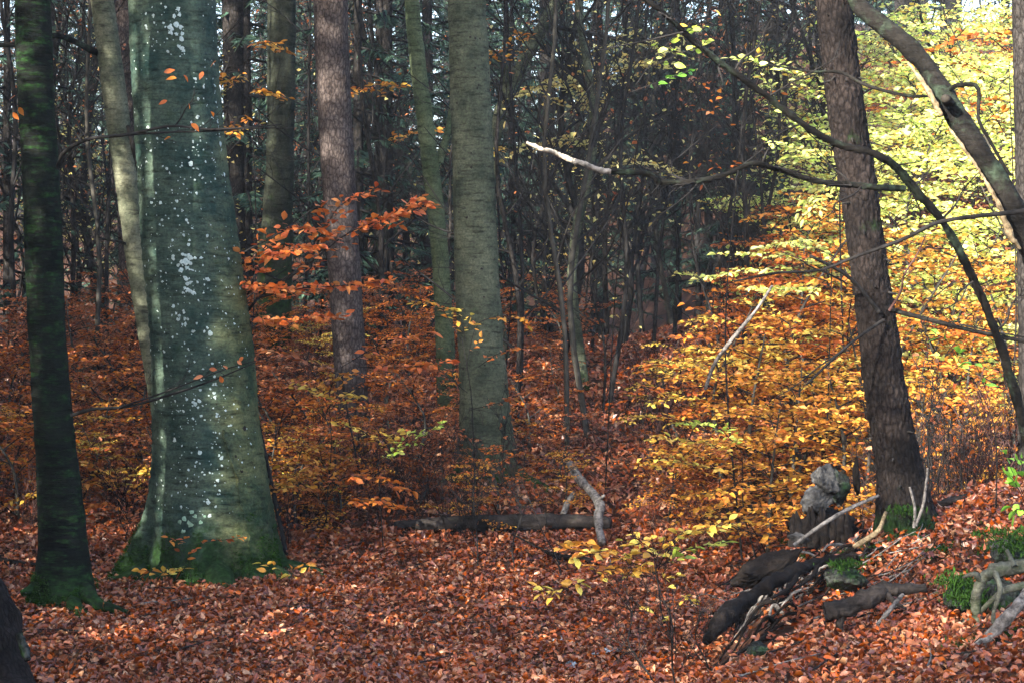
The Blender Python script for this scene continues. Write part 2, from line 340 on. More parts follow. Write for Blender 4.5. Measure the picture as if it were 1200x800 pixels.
def Hn(x, y):
    e = .06; return nz(np.stack([-(H(x + e, y) - H(x - e, y)) / (2 * e), -(H(x, y + e) - H(x, y - e)) / (2 * e), np.ones_like(x)], -1))
def litter(n, y0, y1, s0, s1, tmpl, tilt, lift):
    y = rng.uniform(y0, y1, n * 2); x = rng.uniform(-1, 1, n * 2) * (y1 * .26 + 1.4)
    t = x - 1.05 - .26 * (y - 13); k = (np.abs(x) < y * .26 + 1.2) & ~((y > 13.3) & (y < 17) & (t > -.05) & (t < .5 + .2 * np.sin(y * 5)) & (rng.random(len(x)) < .88)); x, y = x[k][:n], y[k][:n]; n = len(x)
    no = nz(Hn(x, y) + rng.normal(0, tilt, (n, 3))); a = rng.uniform(0, 6.283, n)
    ax = np.stack([np.cos(a), np.sin(a), rng.normal(0, .25, n)], -1)
    pos = np.stack([x, y, H(x, y) + rng.uniform(.0, lift, n)], -1)
    mb = MB(); s = rng.uniform(s0, s1, n)
    leaves(mb, pos - nz(ax) * s[:, None] * .5, ax, no, s, tmpl, .42)
    return mb
OAK = (np.array([[0, 0, 0], [.2, .16, .02], [.38, .34, .06], [.5, .2, .03], [.7, .33, .08], [.82, .16, .03], [1, 0, 0], [.82, -.16, .03], [.7, -.33, .08], [.5, -.2, .03], [.38, -.34, .06], [.2, -.16, .02]]),
       np.array([[0, 1, 2, 3], [0, 3, 5, 6], [3, 4, 5, 5], [0, 6, 7, 9], [9, 7, 8, 8], [0, 9, 10, 11]]))
OAK = (OAK[0], np.array([[0, 1, 2, 3], [0, 3, 5, 6], [0, 6, 7, 9], [0, 9, 10, 11]]))
lit_mb = litter(60000, 9.0, 20.5, .030, .070, LEAF8, .62, .065)
_l2 = litter(34000, 9.0, 20.5, .028, .064, OAK8, .75, .07)
for k in (3, 4):
    lit_mb.f[k] += [a + lit_mb.n for a in _l2.f[k]]; lit_mb.r[k] += _l2.r[k]
lit_mb.v += _l2.v; lit_mb.n += _l2.n
obj('leaf_litter', lit_mb.mesh('leaf_litter', M['litter'], smooth=True), kind='stuff', label='thick carpet of russet and tan fallen beech leaves')
lit2 = litter(90000, 20.0, 35, .05, .095, LEAF2, .42, .07)
obj('leaf_litter', lit2.mesh('leaf_litter_slope', M['litter'], smooth=False), kind='stuff', label='reddish brown fallen leaves covering the slope behind')
lit3 = litter(26000, 34, 62, .14, .26, LEAF2, .4, .1)
#obj('leaf_litter', lit3.mesh('leaf_litter_far', M['litter'], smooth=False), kind='stuff', label='brown fallen leaves on the distant woodland floor')
mb = MB()
# the big ones close by, each its own leaf of the ground
def leafmesh(name, mat, v, f, curl, bend):
    V = v.copy(); V[:, 2] = V[:, 2] + curl * V[:, 0] ** 2 + bend * np.abs(V[:, 1])
    V[:, 0] -= .0
    return MB().add(V, f).mesh(name, mat, smooth=False)
flm = [leafmesh('fallen_leaf', M['litter'], LEAF4[0] if i % 2 else OAK[0], LEAF4[1] if i % 2 else OAK[1], c, b) for i, (c, b) in enumerate([(.2, .5), (-.25, .3), (.35, -.4), (.1, .9), (-.1, -.3), (.3, .1)])]
def mat_from(pos, ax, no, s):
    ax = np.asarray(ax, float); ax = ax / np.linalg.norm(ax); no = no - ax * np.dot(no, ax); no = no / np.linalg.norm(no); sdv = np.cross(no, ax)
    return Matrix(((ax[0] * s, sdv[0] * s, no[0] * s, pos[0]), (ax[1] * s, sdv[1] * s, no[1] * s, pos[1]), (ax[2] * s, sdv[2] * s, no[2] * s, pos[2]), (0, 0, 0, 1)))
for i in range(280):
    p = G(rng.uniform(5, 1195), 800 - 110 * rng.random() ** 1.3)
    a = rng.uniform(0, 6.283)
    o = obj('fallen_leaf', flm[i % 6], ground)
    o.matrix_basis = mat_from(p + [0, 0, .055 + rng.random() * .015], (math.cos(a), math.sin(a), rng.normal(0, .2)), np.array([0, 0, 1.]) + rng.normal(0, .3, 3), rng.uniform(.05, .085))

# ================================================================== trunks
class Trunk:
    """rows: (py, pxL, pxR) at depth d; the surface is a function of height and angle"""
    def __init__(s, rows, d, ztop, lobes=0.0, nl=5, lobe_h=.35, rough=.02, plates=0.0, seed=1, dy=0.0, base=None):
        rows = sorted(rows, key=lambda r: -r[0])
        z = []; x = []; r = []
        for py, a, b in rows:
            q = P((a + b) / 2, py, d); z.append(q[2]); x.append(q[0]); r.append((b - a) / 2 / F * d)
        s.d = P(600, 400, d)[1]
        s.z = np.array(z); s.x = np.array(x); s.r = np.array(r)
        s.zb = min(float(H(s.x[0], s.d)), s.z[0]) - .25 if base is None else base
        s.gz = float(H(s.x[0], s.d))
        k = (s.x[-1] - s.x[-2]) / (s.z[-1] - s.z[-2]) if len(z) > 1 else 0
        zt = max(ztop, s.z[-1] + .5)
        s.z = np.append(s.z, zt); s.x = np.append(s.x, s.x[-1] + k * .6 * (zt - s.z[-2])); s.r = np.append(s.r, s.r[-1] * .55)
        s.zt = zt; s.lobes = lobes; s.nl = nl; s.lh = lobe_h; s.rough = rough; s.pl = plates; s.seed = seed; s.dy = dy
        zz = np.linspace(s.z[0], s.z[-1], 60); w = np.array([.25, .5, .25])
        xx = np.interp(zz, s.z, s.x); rr = np.interp(zz, s.z, s.r)
        for _ in range(6):
            xx[1:-1] = np.convolve(xx, w, 'valid'); rr[1:-1] = np.convolve(rr, w, 'valid')
        s.Z, s.X, s.R = zz, xx, rr
    def pt(s, z, th, off=0.0):
        z = np.asarray(z, float); th = np.asarray(th, float)
        cx = np.interp(z, s.Z, s.X); r = np.interp(z, s.Z, s.R); cy = s.d + s.dy * (z - s.gz)
        h = np.clip(z - s.gz, -.3, 99)
        lob = s.lobes * np.exp(-np.maximum(h, -.1) / s.lh) * (np.sin(s.nl * th + s.seed) * .5 + .35 * np.sin((s.nl - 2) * th + 2.1 * s.seed) + .25 * np.sin((s.nl + 4) * th + s.seed * .7))
        p = np.stack([r * np.sin(th), -r * np.cos(th), z - s.gz], -1)
        q = p * np.array([1, 1, .5]) / max(r.mean(), .05)
        R_ = r * (1 + lob + s.rough * fbm(q * 1.3 + s.seed * 7, s.seed) + s.rough * .5 * vn(p * np.array([9, 9, 45]), s.seed))
        if s.pl:
            f1, f2, cid = cell(p * np.array([26, 26, 15.]) + .5 * fbm(p * 14, 5)[..., None], s.seed)
            R_ = R_ + s.pl * (np.clip((f2 - f1) * 3, 0, 1) * (.6 + .7 * cid) - .6)
        R_ = R_ + off
        return np.stack([cx + R_ * np.sin(th), cy - R_ * np.cos(th), z], -1)
    def mesh(s, name, mat, origin, nth=40, dz=.06, zvis=None):
        zvis = zvis or s.zt
        zs = np.unique(np.concatenate([np.arange(s.zb, min(zvis, s.zt), dz), np.linspace(min(zvis, s.zt - .1), s.zt, 12)]))
        th = np.arange(nth) * 2 * math.pi / nth
        Zg, T = np.meshgrid(zs, th, indexing='ij')
        V = s.pt(Zg, T); gi = np.arange(V.shape[0] * nth).reshape(-1, nth); nx = np.roll(gi, -1, 1)
        return MB().add(V, np.stack([gi[:-1], nx[:-1], nx[1:], gi[1:]], -1).reshape(-1, 4)).mesh(name, mat, origin)

def root_part(parent, origin, pts, r0, r1, mat, name='root', rough=.25, n=14, sides=10):
    c = curve(pts, n); mb = MB(); tubes(mb, c, np.linspace(r0, r1, n), sides, rough, 3)
    return obj(name, mb.mesh(name, mat, origin), parent)

# crowns overhead (above the picture): limbs and leaves
def crown_meshes(seed, h, rad, nleaf, mat_leaf, size):
    r_ = np.random.default_rng(seed); mbl = MB(); mbf = MB(); limbs = []; rr = []
    tips = []
    for i in range(16):
        z0 = h * (.0 + .6 * i / 16); a = i * 2.4; L_ = rad * (.7 + .5 * r_.random())
        e = np.array([math.cos(a) * L_, math.sin(a) * L_, z0 + L_ * (.4 + .4 * r_.random())]); m = np.array([e[0] * .45, e[1] * .45, z0 + (e[2] - z0) * .3])
        c = curve([[0, 0, z0], m, e], 6); limbs.append(c); rr.append(np.linspace(.07, .012, 6)); tips += [c[3], c[4], c[5], (c[4] + c[5]) / 2]
        for j in range(5):
            b = c[2 + j % 4]; e2 = b + r_.normal(0, 1, 3) * rad * .25; c2 = curve([b, (b + e2) / 2 + r_.normal(0, .15, 3), e2], 6); limbs.append(c2); rr.append(np.linspace(.02, .005, 6)); tips += [c2[3], c2[5]]
    tubes(mbl, limbs, rr, 5)
    tips = np.array(tips); k = r_.integers(0, len(tips), nleaf); pos = tips[k] + r_.normal(0, rad * .17, (nleaf, 3)) * [1, 1, .55]
    leaves(mbf, pos, r_.normal(0, 1, (nleaf, 3)) * [1, 1, .4], np.array([0, 0, 1.]) + r_.normal(0, .5, (nleaf, 3)), r_.uniform(size * .7, size * 1.3, nleaf), LEAF2, .2)
    return mbl.mesh('limbs', M['branch']), mbf.mesh('crown', mat_leaf, smooth=False)
CR = [crown_meshes(5, 6.0, 2.6, 3200, M['canopy'], .17), crown_meshes(6, 5.0, 2.2, 2600, M['canopy'], .17)]
def add_crown(t, tr, origin, k, zc):
    lm, cm = CR[k % 2]
    x = float(np.interp(zc, tr.Z, tr.X))
    l = obj('limb', lm, t, loc=np.array([x, tr.d, zc]) - origin); c = obj('crown', cm, t, kind='stuff', loc=np.array([x, tr.d, zc]) - origin)
    l.rotation_euler[2] = c.rotation_euler[2] = k * 1.3

# ---- recursive bare branching
def bare(start, end, r0, r1, r_, nb=14, lev=3, spread=.9, length=.45, K=6, up_=.25, tmin=.12, bend=.05):
    """returns a dict level -> list of (points, radii)"""
    out = {0: [], 1: [], 2: [], 3: []}
    start = np.asarray(start, float); end = np.asarray(end, float); L0 = np.linalg.norm(end - start)
    ctl = start + (end - start) * np.linspace(0, 1, 5)[:, None]; ctl[1:-1] += r_.normal(0, L0 * bend, (3, 3)) * [1, 1, .2]
    c = curve(ctl, 14); out[0].append((c, np.linspace(r0, r1, 14)))
    def rec(c, rad, L_, lev_, n):
        for i in range(n):
            t = tmin + (1 - tmin) * (i + r_.random()) / n; f = t * (len(c) - 1); k = int(min(f, len(c) - 2)); b = c[k] + (c[k + 1] - c[k]) * (f - k); tg = nz(c[k + 1] - c[k])
            v = r_.normal(0, 1, 3); v = nz(v - tg * (v @ tg)); dr = nz(tg * (.55 + .5 * r_.random()) + v * spread + np.array([0, 0, up_ * r_.random()]))
            l = L_ * (1 - .55 * t) * (.55 + .7 * r_.random()); e = b + dr * l
            m = b + dr * l * .5 + r_.normal(0, l * .07, 3) + np.array([0, 0, -l * .03]); e = e + np.array([0, 0, l * .08 * r_.normal()])
            cc = curve([b, m, e], K); rr = max(rad * (1 - .6 * t) * (.35 + .25 * r_.random()), .0022)
            out[lev_].append((cc, np.linspace(rr, max(rr * .35, .0016), K)))
            if lev_ < lev: rec(cc, rr, l * .55, lev_ + 1, max(3, int(n * .5)))
    rec(c, r0, L0 * length, 1, nb)
    return out
def bare_mesh(out, name, mat, origin=None, s0=8, s1=5, skip0=False):
    mb = MB()
    if not skip0: tubes(mb, np.array([a for a, b in out[0]]), np.array([b for a, b in out[0]]), s0, .12)
    for lv, sd_ in ((1, s1), (2, 3), (3, 3)):
        if out[lv]: tubes(mb, np.array([a for a, b in out[lv]]), np.array([b for a, b in out[lv]]), sd_)
    return mb.mesh(name, mat, origin)

# ---- leafy flat sprays of beech
def spray(path, r_, ntw=10, tl=.35, ls=.07, tilt=.35, dens=.5, t0=.12, droop=.05):
    """path (K,3); returns twig polylines, radii and leaf arrays"""
    c = curve(path, 12); tw = []; pos = []; ax = []; no = []
    L_ = np.linalg.norm(np.diff(c, axis=0), axis=1).sum()
    for i in range(ntw):
        t = t0 + (1 - t0) * (i + .5 * r_.random()) / ntw; f = t * 11; k = int(min(f, 10)); b = c[k] + (c[k + 1] - c[k]) * (f - k); tg = nz(c[k + 1] - c[k])
        pr = nz(np.cross(tg, [0, 0, 1.])); sgn = 1 if i % 2 else -1
        dr = nz(tg * .75 + pr * sgn * (.5 + .5 * r_.random()) + r_.normal(0, .08, 3)); l = tl * (1.1 - .55 * t) * (.7 + .5 * r_.random())
        e = b + dr * l + np.array([0, 0, -droop * l]); tw.append(curve([b, (b + e) / 2 + r_.normal(0, .03 * l, 3) + [0, 0, .03 * l], e], 5))
        n = max(2, int(l / (ls * dens))); tt = (np.arange(n) + .6) / n; q = b + (e - b) * tt[:, None]
        p2 = nz(np.cross(dr, [0, 0, 1.])); s_ = np.where(np.arange(n) % 2, 1, -1)[:, None]; s_[-1] = 0
        pos.append(q + r_.normal(0, .006, (n, 3))); ax.append(dr * .6 + p2 * s_ * .9 + r_.normal(0, .15, (n, 3)) + [0, 0, -.1]); no.append(np.array([0, 0, 1.]) + r_.normal(0, tilt, (n, 3)))
    n = max(2, int(L_ * .5 / (ls * .9))); tt = .5 + .5 * (np.arange(n) + .5) / n
    q = np.stack([np.interp(tt * 11, np.arange(12), c[:, j]) for j in range(3)], -1); pos.append(q); tg = nz(c[-1] - c[5]); p2 = nz(np.cross(tg, [0, 0, 1.]))
    ax.append(tg * .5 + p2 * np.where(np.arange(n) % 2, 1, -1)[:, None] + r_.normal(0, .15, (n, 3))); no.append(np.array([0, 0, 1.]) + r_.normal(0, tilt, (n, 3)))
    pos, ax, no = map(np.concatenate, (pos, ax, no))
    return c, np.array(tw), pos, ax, no, ls * r_.uniform(.65, 1.2, len(pos))

HL = {}
def hero_leaf(matk):
    if matk not in HL:
        v = np.array([[0, 0, 0], [.12, .14, .03], [.32, .27, .06], [.6, .27, .06], [.85, .13, .03], [1.04, 0, 0], [.85, -.13, .03], [.6, -.27, .06], [.32, -.27, .06], [.12, -.14, .03], [.32, 0, 0], [.6, 0, 0], [.85, 0, 0], [.12, 0, 0]])
        f = np.array([[13, 10, 2, 1], [10, 11, 3, 2], [11, 12, 4, 3], [13, 9, 8, 10], [10, 8, 7, 11], [11, 7, 6, 12]]); t = np.array([[0, 13, 1], [12, 5, 4], [0, 9, 13], [12, 6, 5]])
        HL[matk] = []
        for c, b in ((.15, .25), (-.2, .1), (.05, .6), (-.35, -.3)):
            V = v.copy(); V[:, 2] += c * V[:, 0] ** 2 + b * np.abs(V[:, 1])
            m = MB(); m.add(V, f); m.f[3].append(t); m.r[3].append(np.zeros(4)); HL[matk].append(m.mesh('leaf', M[matk]))
    return HL[matk]
def sapling(name, label, cat, base, paths, leafk, seed, ls=.07, ntw=10, tl=.35, stem=None, sr=.012, hero=True, tilt=.35, dens=.5, group=None, twigmat='twig', mix=None):
    """base: ground point; stem: control points from base; paths: list of world control-point lists of leafy branches"""
    r_ = np.random.default_rng(seed); base = np.asarray(base, float); t = thing(name, label, cat, base, group)
    if stem is not None:
        mb = MB(); c = curve([base - [0, 0, .05]] + list(stem), 16); tubes(mb, c, np.linspace(sr, sr * .4, 16), 6, .1); obj('stem', mb.mesh('stem', M[twigmat], base), t)
    cnt = 0
    for i, pth in enumerate(paths):
        lk = leafk[i % len(leafk)] if isinstance(leafk, (list, tuple)) else leafk
        c, tw, pos, ax, no, sz = spray(pth, r_, ntw, tl, ls, tilt, dens)
        mb = MB(); tubes(mb, c, np.linspace(sr * .45, .0025, 12), 5); tubes(mb, tw, np.tile(np.linspace(.0028, .0014, 5), (len(tw), 1)), 3)
        b = obj('branch', mb.mesh('branch', M[twigmat], base), t)
        if hero and cnt + len(pos) <= 300:
            hm = hero_leaf(lk)
            for j in range(len(pos)):
                o = obj('leaf', hm[int(r_.integers(4))], b); o.matrix_basis = mat_from(pos[j] - base, ax[j], no[j], sz[j])
            cnt += len(pos)
        else:
            mf = MB(); leaves(mf, pos, ax, no, sz, LEAF4, .2); obj('foliage', mf.mesh('foliage', M[lk], base, smooth=False), b, kind='stuff')
    return t

exec_parts = []
# ================================================================== TREE 1: big lichened beech
D1 = P(600, 400, 18.9)[1]
big = Trunk([(0, 150, 255), (100, 154, 258), (200, 161, 268), (300, 169, 284), (400, 177, 297), (480, 179, 303), (560, 182, 312), (600, 176, 318), (640, 166, 326), (675, 158, 334), (690, 150, 342)], 18.9, 11,
            lobes=.30, nl=5, lobe_h=.40, rough=.04, seed=3)
org = np.array([big.x[0], big.d, big.gz])
t = thing('beech_tree', 'massive grey-green beech trunk speckled with white lichen on mossy flared base', 'tree', org)
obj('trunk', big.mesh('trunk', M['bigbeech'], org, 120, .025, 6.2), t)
# lichen crusts, low discs that follow the bark
def lichen(tr, d, spots, parent, mat, origin, name='lichen', seed=4):
    r_ = np.random.default_rng(seed); mb = MB()
    for px, py, sp in spots:
        q = P(px, py, d); z = q[2]; cx = np.interp(z, tr.Z, tr.X); r = np.interp(z, tr.Z, tr.R); s_ = (q[0] - cx) / r
        s_ = max(-.93, min(.93, s_))
        th = math.asin(s_); a = np.arange(9) * 2 * math.pi / 9; rad = sp * .66 / 2 / F * d * (1 + .45 * r_.normal(0, .6, 9).clip(-1, 1))
        Z_ = np.concatenate([[z], z + rad * np.sin(a)]); T_ = np.concatenate([[th], th + rad * np.cos(a) / r])
        V = tr.pt(Z_, T_, .002); V[0] = tr.pt(z, th, .006)
        tri = np.array([[0, 1 + k, 1 + (k + 1) % 9] for k in range(9)]); mb.add(V, tri, r_.random())
    return obj(name, mb.mesh(name, mat, origin, smooth=True), parent, kind='stuff')
r_ = np.random.default_rng(8); sp = []
def clus(cx, cy, sx, sy, n, a, b):
    for _ in range(n): sp.append((cx + r_.normal(0, sx), cy + r_.normal(0, sy), r_.uniform(a, b)))
clus(219, 40, 3, 9, 8, 6, 10); clus(211, 47, 2, 3, 3, 7, 10); clus(222, 75, 2, 10, 8, 4, 9); clus(239, 145, 2, 5, 4, 4, 7); clus(233, 258, 5, 6, 14, 3, 7)
clus(228, 305, 5, 16, 26, 4, 9); clus(232, 335, 3, 6, 8, 4, 8); clus(224, 372, 5, 5, 10, 3, 7); clus(240, 470, 5, 8, 8, 3, 6); clus(265, 560, 4, 8, 5, 3, 6); clus(262, 450, 4, 10, 6, 3, 7)
for _ in range(720):
    u = r_.beta(1.5, 1.7); y = r_.uniform(0, 600); sp.append((np.interp(y, [0, 200, 400, 600], [150, 160, 178, 178]) + u ** .9 * 126, y, 1.3 + r_.gamma(1.5, 1.0)))
lichen(big, 18.9, sp, t, M['lichen'], org)
lichen(big, 18.9, [(228, 600, 9), (235, 606, 12), (222, 604, 9), (240, 597, 8), (227, 614, 8), (246, 603, 6), (236, 592, 7), (250, 597, 5)], t, M['lichgreen'], org, 'pale_green_lichen', 5)
for k, (px, py, w) in enumerate([(292, 500, 9), (288, 548, 6), (262, 470, 4), (282, 530, 5), (160, 208, 5)]):     # knots
    lichen(big, 18.9, [(px, py, w)], t, M['knot'], org, 'knot', 20 + k)
# deep crack line down the right side
mb = MB(); zz = np.linspace(P(0, 500, 18.9)[2], P(0, 650, 18.9)[2], 22); pxs = np.linspace(270, 300, 22) + r_.normal(0, 1.2, 22)
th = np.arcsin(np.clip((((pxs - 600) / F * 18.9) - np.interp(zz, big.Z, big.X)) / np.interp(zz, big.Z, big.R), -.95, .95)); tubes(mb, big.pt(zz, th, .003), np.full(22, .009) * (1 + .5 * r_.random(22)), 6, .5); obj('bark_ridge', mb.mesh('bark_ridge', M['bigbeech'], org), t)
def gr(px, py, dz=0.0): q = G(px, py); q = q.copy(); q[2] = H(q[0], q[1]) + dz; return q
def gx(x, y, dz=0.0): return np.array([x, y, float(H(x, y)) + dz])
bx, by = big.x[0], big.d
for (dx, dy, dx2, dy2, dx3, dy3, r0) in [(-.45, -.15, -.75, -.25, -1.15, -.1, .16), (.42, -.25, .75, -.45, 1.1, -.55, .15), (.1, -.5, .25, -.85, .5, -1.05, .15), (-.25, -.45, -.5, -.75, -.8, -.95, .12), (.5, .1, .9, .1, 1.3, .25, .13), (-.5, .2, -.8, .4, -1.2, .6, .13)]:
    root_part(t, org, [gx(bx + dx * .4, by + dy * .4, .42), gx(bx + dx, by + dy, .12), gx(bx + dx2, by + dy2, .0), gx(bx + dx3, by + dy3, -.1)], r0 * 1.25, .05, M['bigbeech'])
add_crown(t, big, org, 0, 8.5); BIGT = (t, org)

def px_tube(parent, origin, pts, mat, name='branch', sides=10, n=24, rough=.1, label=None):
    """pts: (px, py, depth, width_px)"""
    q = np.array([P(a, b, d) for a, b, d, w in pts]); r = np.array([[w / 2 / F * d] for a, b, d, w in pts])
    c = curve(np.hstack([q, r]), n); mb = MB(); tubes(mb, c[:, :3], np.maximum(c[:, 3], .0015), sides, rough, 5)
    return obj(name, mb.mesh(name, mat, origin), parent, label=label)
def px_bare(parent, origin, a, b, w0, w1, mat, seed, name='branch', nb=8, lev=2, length=.4, spread=.8, up_=.1, bend=.04):
    s_ = P(*a); e = P(*b); r0 = w0 / 2 / F * a[2]; r1 = w1 / 2 / F * b[2]
    return obj(name, bare_mesh(bare(s_, e, r0, r1, np.random.default_rng(seed), nb, lev, spread, length, up_=up_, bend=bend), name, mat, origin, 7, 4), parent)
def px_leaves(parent, origin, spots, matk, size, seed):
    r_ = np.random.default_rng(seed)
    for px, py, d in spots:
        a = r_.uniform(0, 6.28); o = obj('leaf', hero_leaf(matk)[int(r_.integers(4))], parent)
        o.matrix_basis = mat_from(P(px, py, d) - origin, (math.cos(a), math.sin(a) * .5, r_.normal(-.3, .4)), np.array([0, -.6, .7]) + r_.normal(0, .4, 3), size * r_.uniform(.7, 1.2))

# ================================================================== TREE 2: dark mossy tree at left
tr = Trunk([(0, 18, 60), (100, 22, 63), (200, 27, 70), (300, 30, 74), (400, 34, 77), (480, 38, 84), (560, 42, 94), (640, 47, 101), (680, 44, 103), (700, 38, 110), (712, 32, 116)], 17.3, 10, lobes=.12, nl=4, lobe_h=.2, rough=.05, seed=5)
org = np.array([tr.x[0], tr.d, tr.gz]); t = thing('mossy_tree', 'slender near-black mossy tree leaning in front of the slope at the left', 'tree', org)
obj('trunk', tr.mesh('trunk', M['mossy'], org, 64, .04, 6), t); add_crown(t, tr, org, 1, 8)
root_part(t, org, [P(98, 690, 17.2), P(112, 706, 17.0), P(130, 712, 16.8), P(150, 717, 16.7)], .07, .02, M['mossy'])
root_part(t, org, [P(50, 680, 17.3), P(38, 688, 17.2), P(26, 694, 17.1)], .06, .03, M['mossy'])
root_part(t, org, [P(80, 700, 17.2), P(94, 716, 16.9), P(104, 724, 16.8)], .07, .03, M['mossy'])
b1 = px_tube(t, org, [(68, 196, 17.2, 6), (76, 178, 17.0, 5), (105, 163, 16.8, 4), (150, 158, 16.6, 3.5), (200, 148, 16.5, 3), (250, 152, 16.4, 2.5), (330, 146, 16.3, 1.5)], M['twig'])
px_bare(t, org, (150, 158, 16.6), (345, 150, 16.2), 3, 1, M['twig'], 31, nb=9, lev=2, length=.28)
px_bare(t, org, (205, 148, 16.5), (228, 105, 16.4), 2.2, 1, M['twig'], 32, nb=4, lev=2, length=.4)
b2 = px_tube(t, org, [(84, 486, 17.2, 5), (110, 479, 17.0, 4), (150, 476, 16.9, 3.5), (200, 462, 16.8, 3), (250, 445, 16.7, 2.2), (300, 424, 16.6, 1.2)], M['twig'])
px_bare(t, org, (140, 477, 16.9), (310, 420, 16.6), 2.5, 1, M['twig'], 33, nb=8, lev=2, length=.28)
px_leaves(b1, org, [(192, 85, 16.4), (215, 88, 16.4), (247, 79, 16.4), (238, 84, 16.4), (207, 92, 16.4), (196, 118, 16.4), (221, 121, 16.4), (247, 131, 16.4), (224, 145, 16.4), (200, 161, 16.4), (18, 112, 17), (22, 126, 17), (15, 132, 17)], 'orange', .075, 4)
px_leaves(b2, org, [(262, 428, 16.6), (245, 432, 16.6), (278, 422, 16.6), (238, 440, 16.6), (258, 440, 16.6), (285, 418, 16.6)], 'brown', .07, 5)

def moss_on(tr, parent, origin, n, zmax, size, ths, seed):
    r_ = np.random.default_rng(seed); th = r_.uniform(ths[0], ths[1], n); z = tr.gz + zmax * r_.random(n) ** 1.7
    p = tr.pt(z, th, .004); k = fbm(p * 4.5, 3) + .45 - .9 * (z - tr.gz) / zmax > .1; p, th = p[k], th[k]; m = len(p)
    out = np.stack([np.sin(th), -np.cos(th), np.full(m, .25)], -1)
    mb = MB(); leaves(mb, p, out + r_.normal(0, .55, (m, 3)), r_.normal(0, 1, (m, 3)), r_.uniform(size * .5, size, m), (LEAF2[0] * [1, .5, 1], LEAF2[1]), .3)
    return obj('moss', mb.mesh('moss', M['moss'], origin, smooth=False), parent, kind='stuff')
moss_on(big, BIGT[0], BIGT[1], 9000, .62, .04, (-1.8, 1.8), 4)
moss_on(tr, t, org, 5200, .42, .035, (-1.7, 1.7), 3)
# ================================================================== the other trunks
def simple_tree(name, label, rows, d, mat, ztop=12, crown=None, nth=36, dz=.07, plates=0, rough=.03, seed=1, lobes=.1, group=None, twigs=None):
    tr = Trunk(rows, d, ztop, lobes=lobes, rough=rough, plates=plates, seed=seed)
    org = np.array([tr.x[0], tr.d, tr.gz]); t = thing(name, label, 'tree', org, group)
    obj('trunk', tr.mesh('trunk', M[mat], org, nth, dz, P(0, -30, d)[2]), t)
    if crown is not None: add_crown(t, tr, org, crown, ztop - 3.5)
    if twigs:
        rr_ = np.random.default_rng(seed + 50)
        for _ in range(twigs):
            z = rr_.uniform(tr.gz + 1.5, tr.zt - 2); x = np.interp(z, tr.Z, tr.X); a = rr_.choice([-1, 1]) * rr_.uniform(.2, 1.3); e = np.array([x + math.copysign(1, a) * rr_.uniform(.5, 1.4), tr.d + rr_.uniform(-.8, .2), z + rr_.uniform(-.5, .25)])
            obj('branch', bare_mesh(bare([x, tr.d, z], e, .010, .003, rr_, 7, 2, .9, .45), 'branch', M['twig'], org, 5, 4), t)
    return t, tr, org
t, tr, o_ = simple_tree('beech_tree', 'pale slim beech curving down behind the big lichened trunk', [(0, 107, 134), (50, 115, 142), (100, 119, 148), (150, 126, 154), (200, 134, 161), (300, 147, 175), (400, 163, 187), (500, 180, 204), (560, 186, 212)], 21.5, 'pale', 12, 1, 48, .05, seed=7, rough=.035)
px_tube(t, o_, [(118, 64, 21.5, 8), (105, 58, 21.3, 8), (85, 48, 21.2, 7), (62, 42, 21.0, 7), (20, 52, 20.8, 6), (-30, 54, 20.6, 6)], M['branch'])
px_bare(t, o_, (165, 290, 21.5), (115, 278, 21.2), 4, 2, M['branch'], 41, nb=7, length=.5)
px_tube(t, o_, [(150, 148, 21.3, 5), (156, 170, 21.2, 7), (163, 200, 21.1, 6), (168, 228, 21.1, 3)], M['knot'], 'dead_bark_strip')
t, tr, o_ = simple_tree('spruce_tree', 'pale pinkish-grey scaly spruce trunk rising behind the orange leaf spray', [(0, 367, 408), (100, 371, 411), (200, 377, 416), (300, 383, 422), (400, 390, 428), (470, 394, 432), (540, 396, 437)], 24, 'pine', 13, 0, 80, .035, plates=.003, seed=9, lobes=.05)
t, tr, o_ = simple_tree('beech_tree', 'straight grey-green beech standing centre left of the bare thicket', [(0, 525, 569), (100, 528, 575), (200, 530, 580), (300, 532, 583), (350, 533, 586), (400, 537, 590), (450, 539, 595), (500, 540, 600), (540, 536, 606), (575, 528, 614)], 22.5, 'beech', 13, 1, 72, .04, seed=11, rough=.035, lobes=.12)
BE = (t, tr, o_)
r_ = np.random.default_rng(3); lichen(tr, 22.5, [(r_.uniform(532, 585), r_.uniform(0, 520), r_.uniform(2, 5)) for _ in range(40)], t, M['knot'], o_, 'bark_scar', 9)
root_part(t, o_, [gx(tr.x[0] + .1, tr.d, .3), gx(tr.x[0] + .4, tr.d - .3, .05), gx(tr.x[0] + .8, tr.d - .5, -.05)], .12, .04, M['beech'])
root_part(t, o_, [gx(tr.x[0] - .1, tr.d, .3), gx(tr.x[0] - .35, tr.d - .3, .05), gx(tr.x[0] - .7, tr.d - .4, -.05)], .12, .04, M['beech'])
t, tr, o_ = simple_tree('beech_tree', 'slim greenish wavy beech just left of the straight grey beech', [(0, 474, 491), (60, 478, 497), (120, 486, 506), (180, 493, 512), (240, 500, 521), (300, 506, 526), (360, 509, 530), (420, 511, 534), (490, 512, 537)], 25.5, 'greenb', 12, 0, 36, .06, seed=13, rough=.05)
px_tube(t, o_, [(514, 190, 25.5, 11), (522, 165, 25.5, 9), (528, 140, 25.6, 9), (533, 100, 25.8, 8), (540, 40, 26, 8), (545, -40, 26.3, 7)], M['greenb'])
simple_tree('mossy_tree', 'dark mossy trunk in the shade left of the pinkish spruce', [(0, 314, 348), (100, 314, 346), (180, 313, 345), (240, 309, 344), (320, 301, 342), (400, 300, 342)], 29, 'shadebark', 13, 1, 36, .08, seed=15, rough=.06)
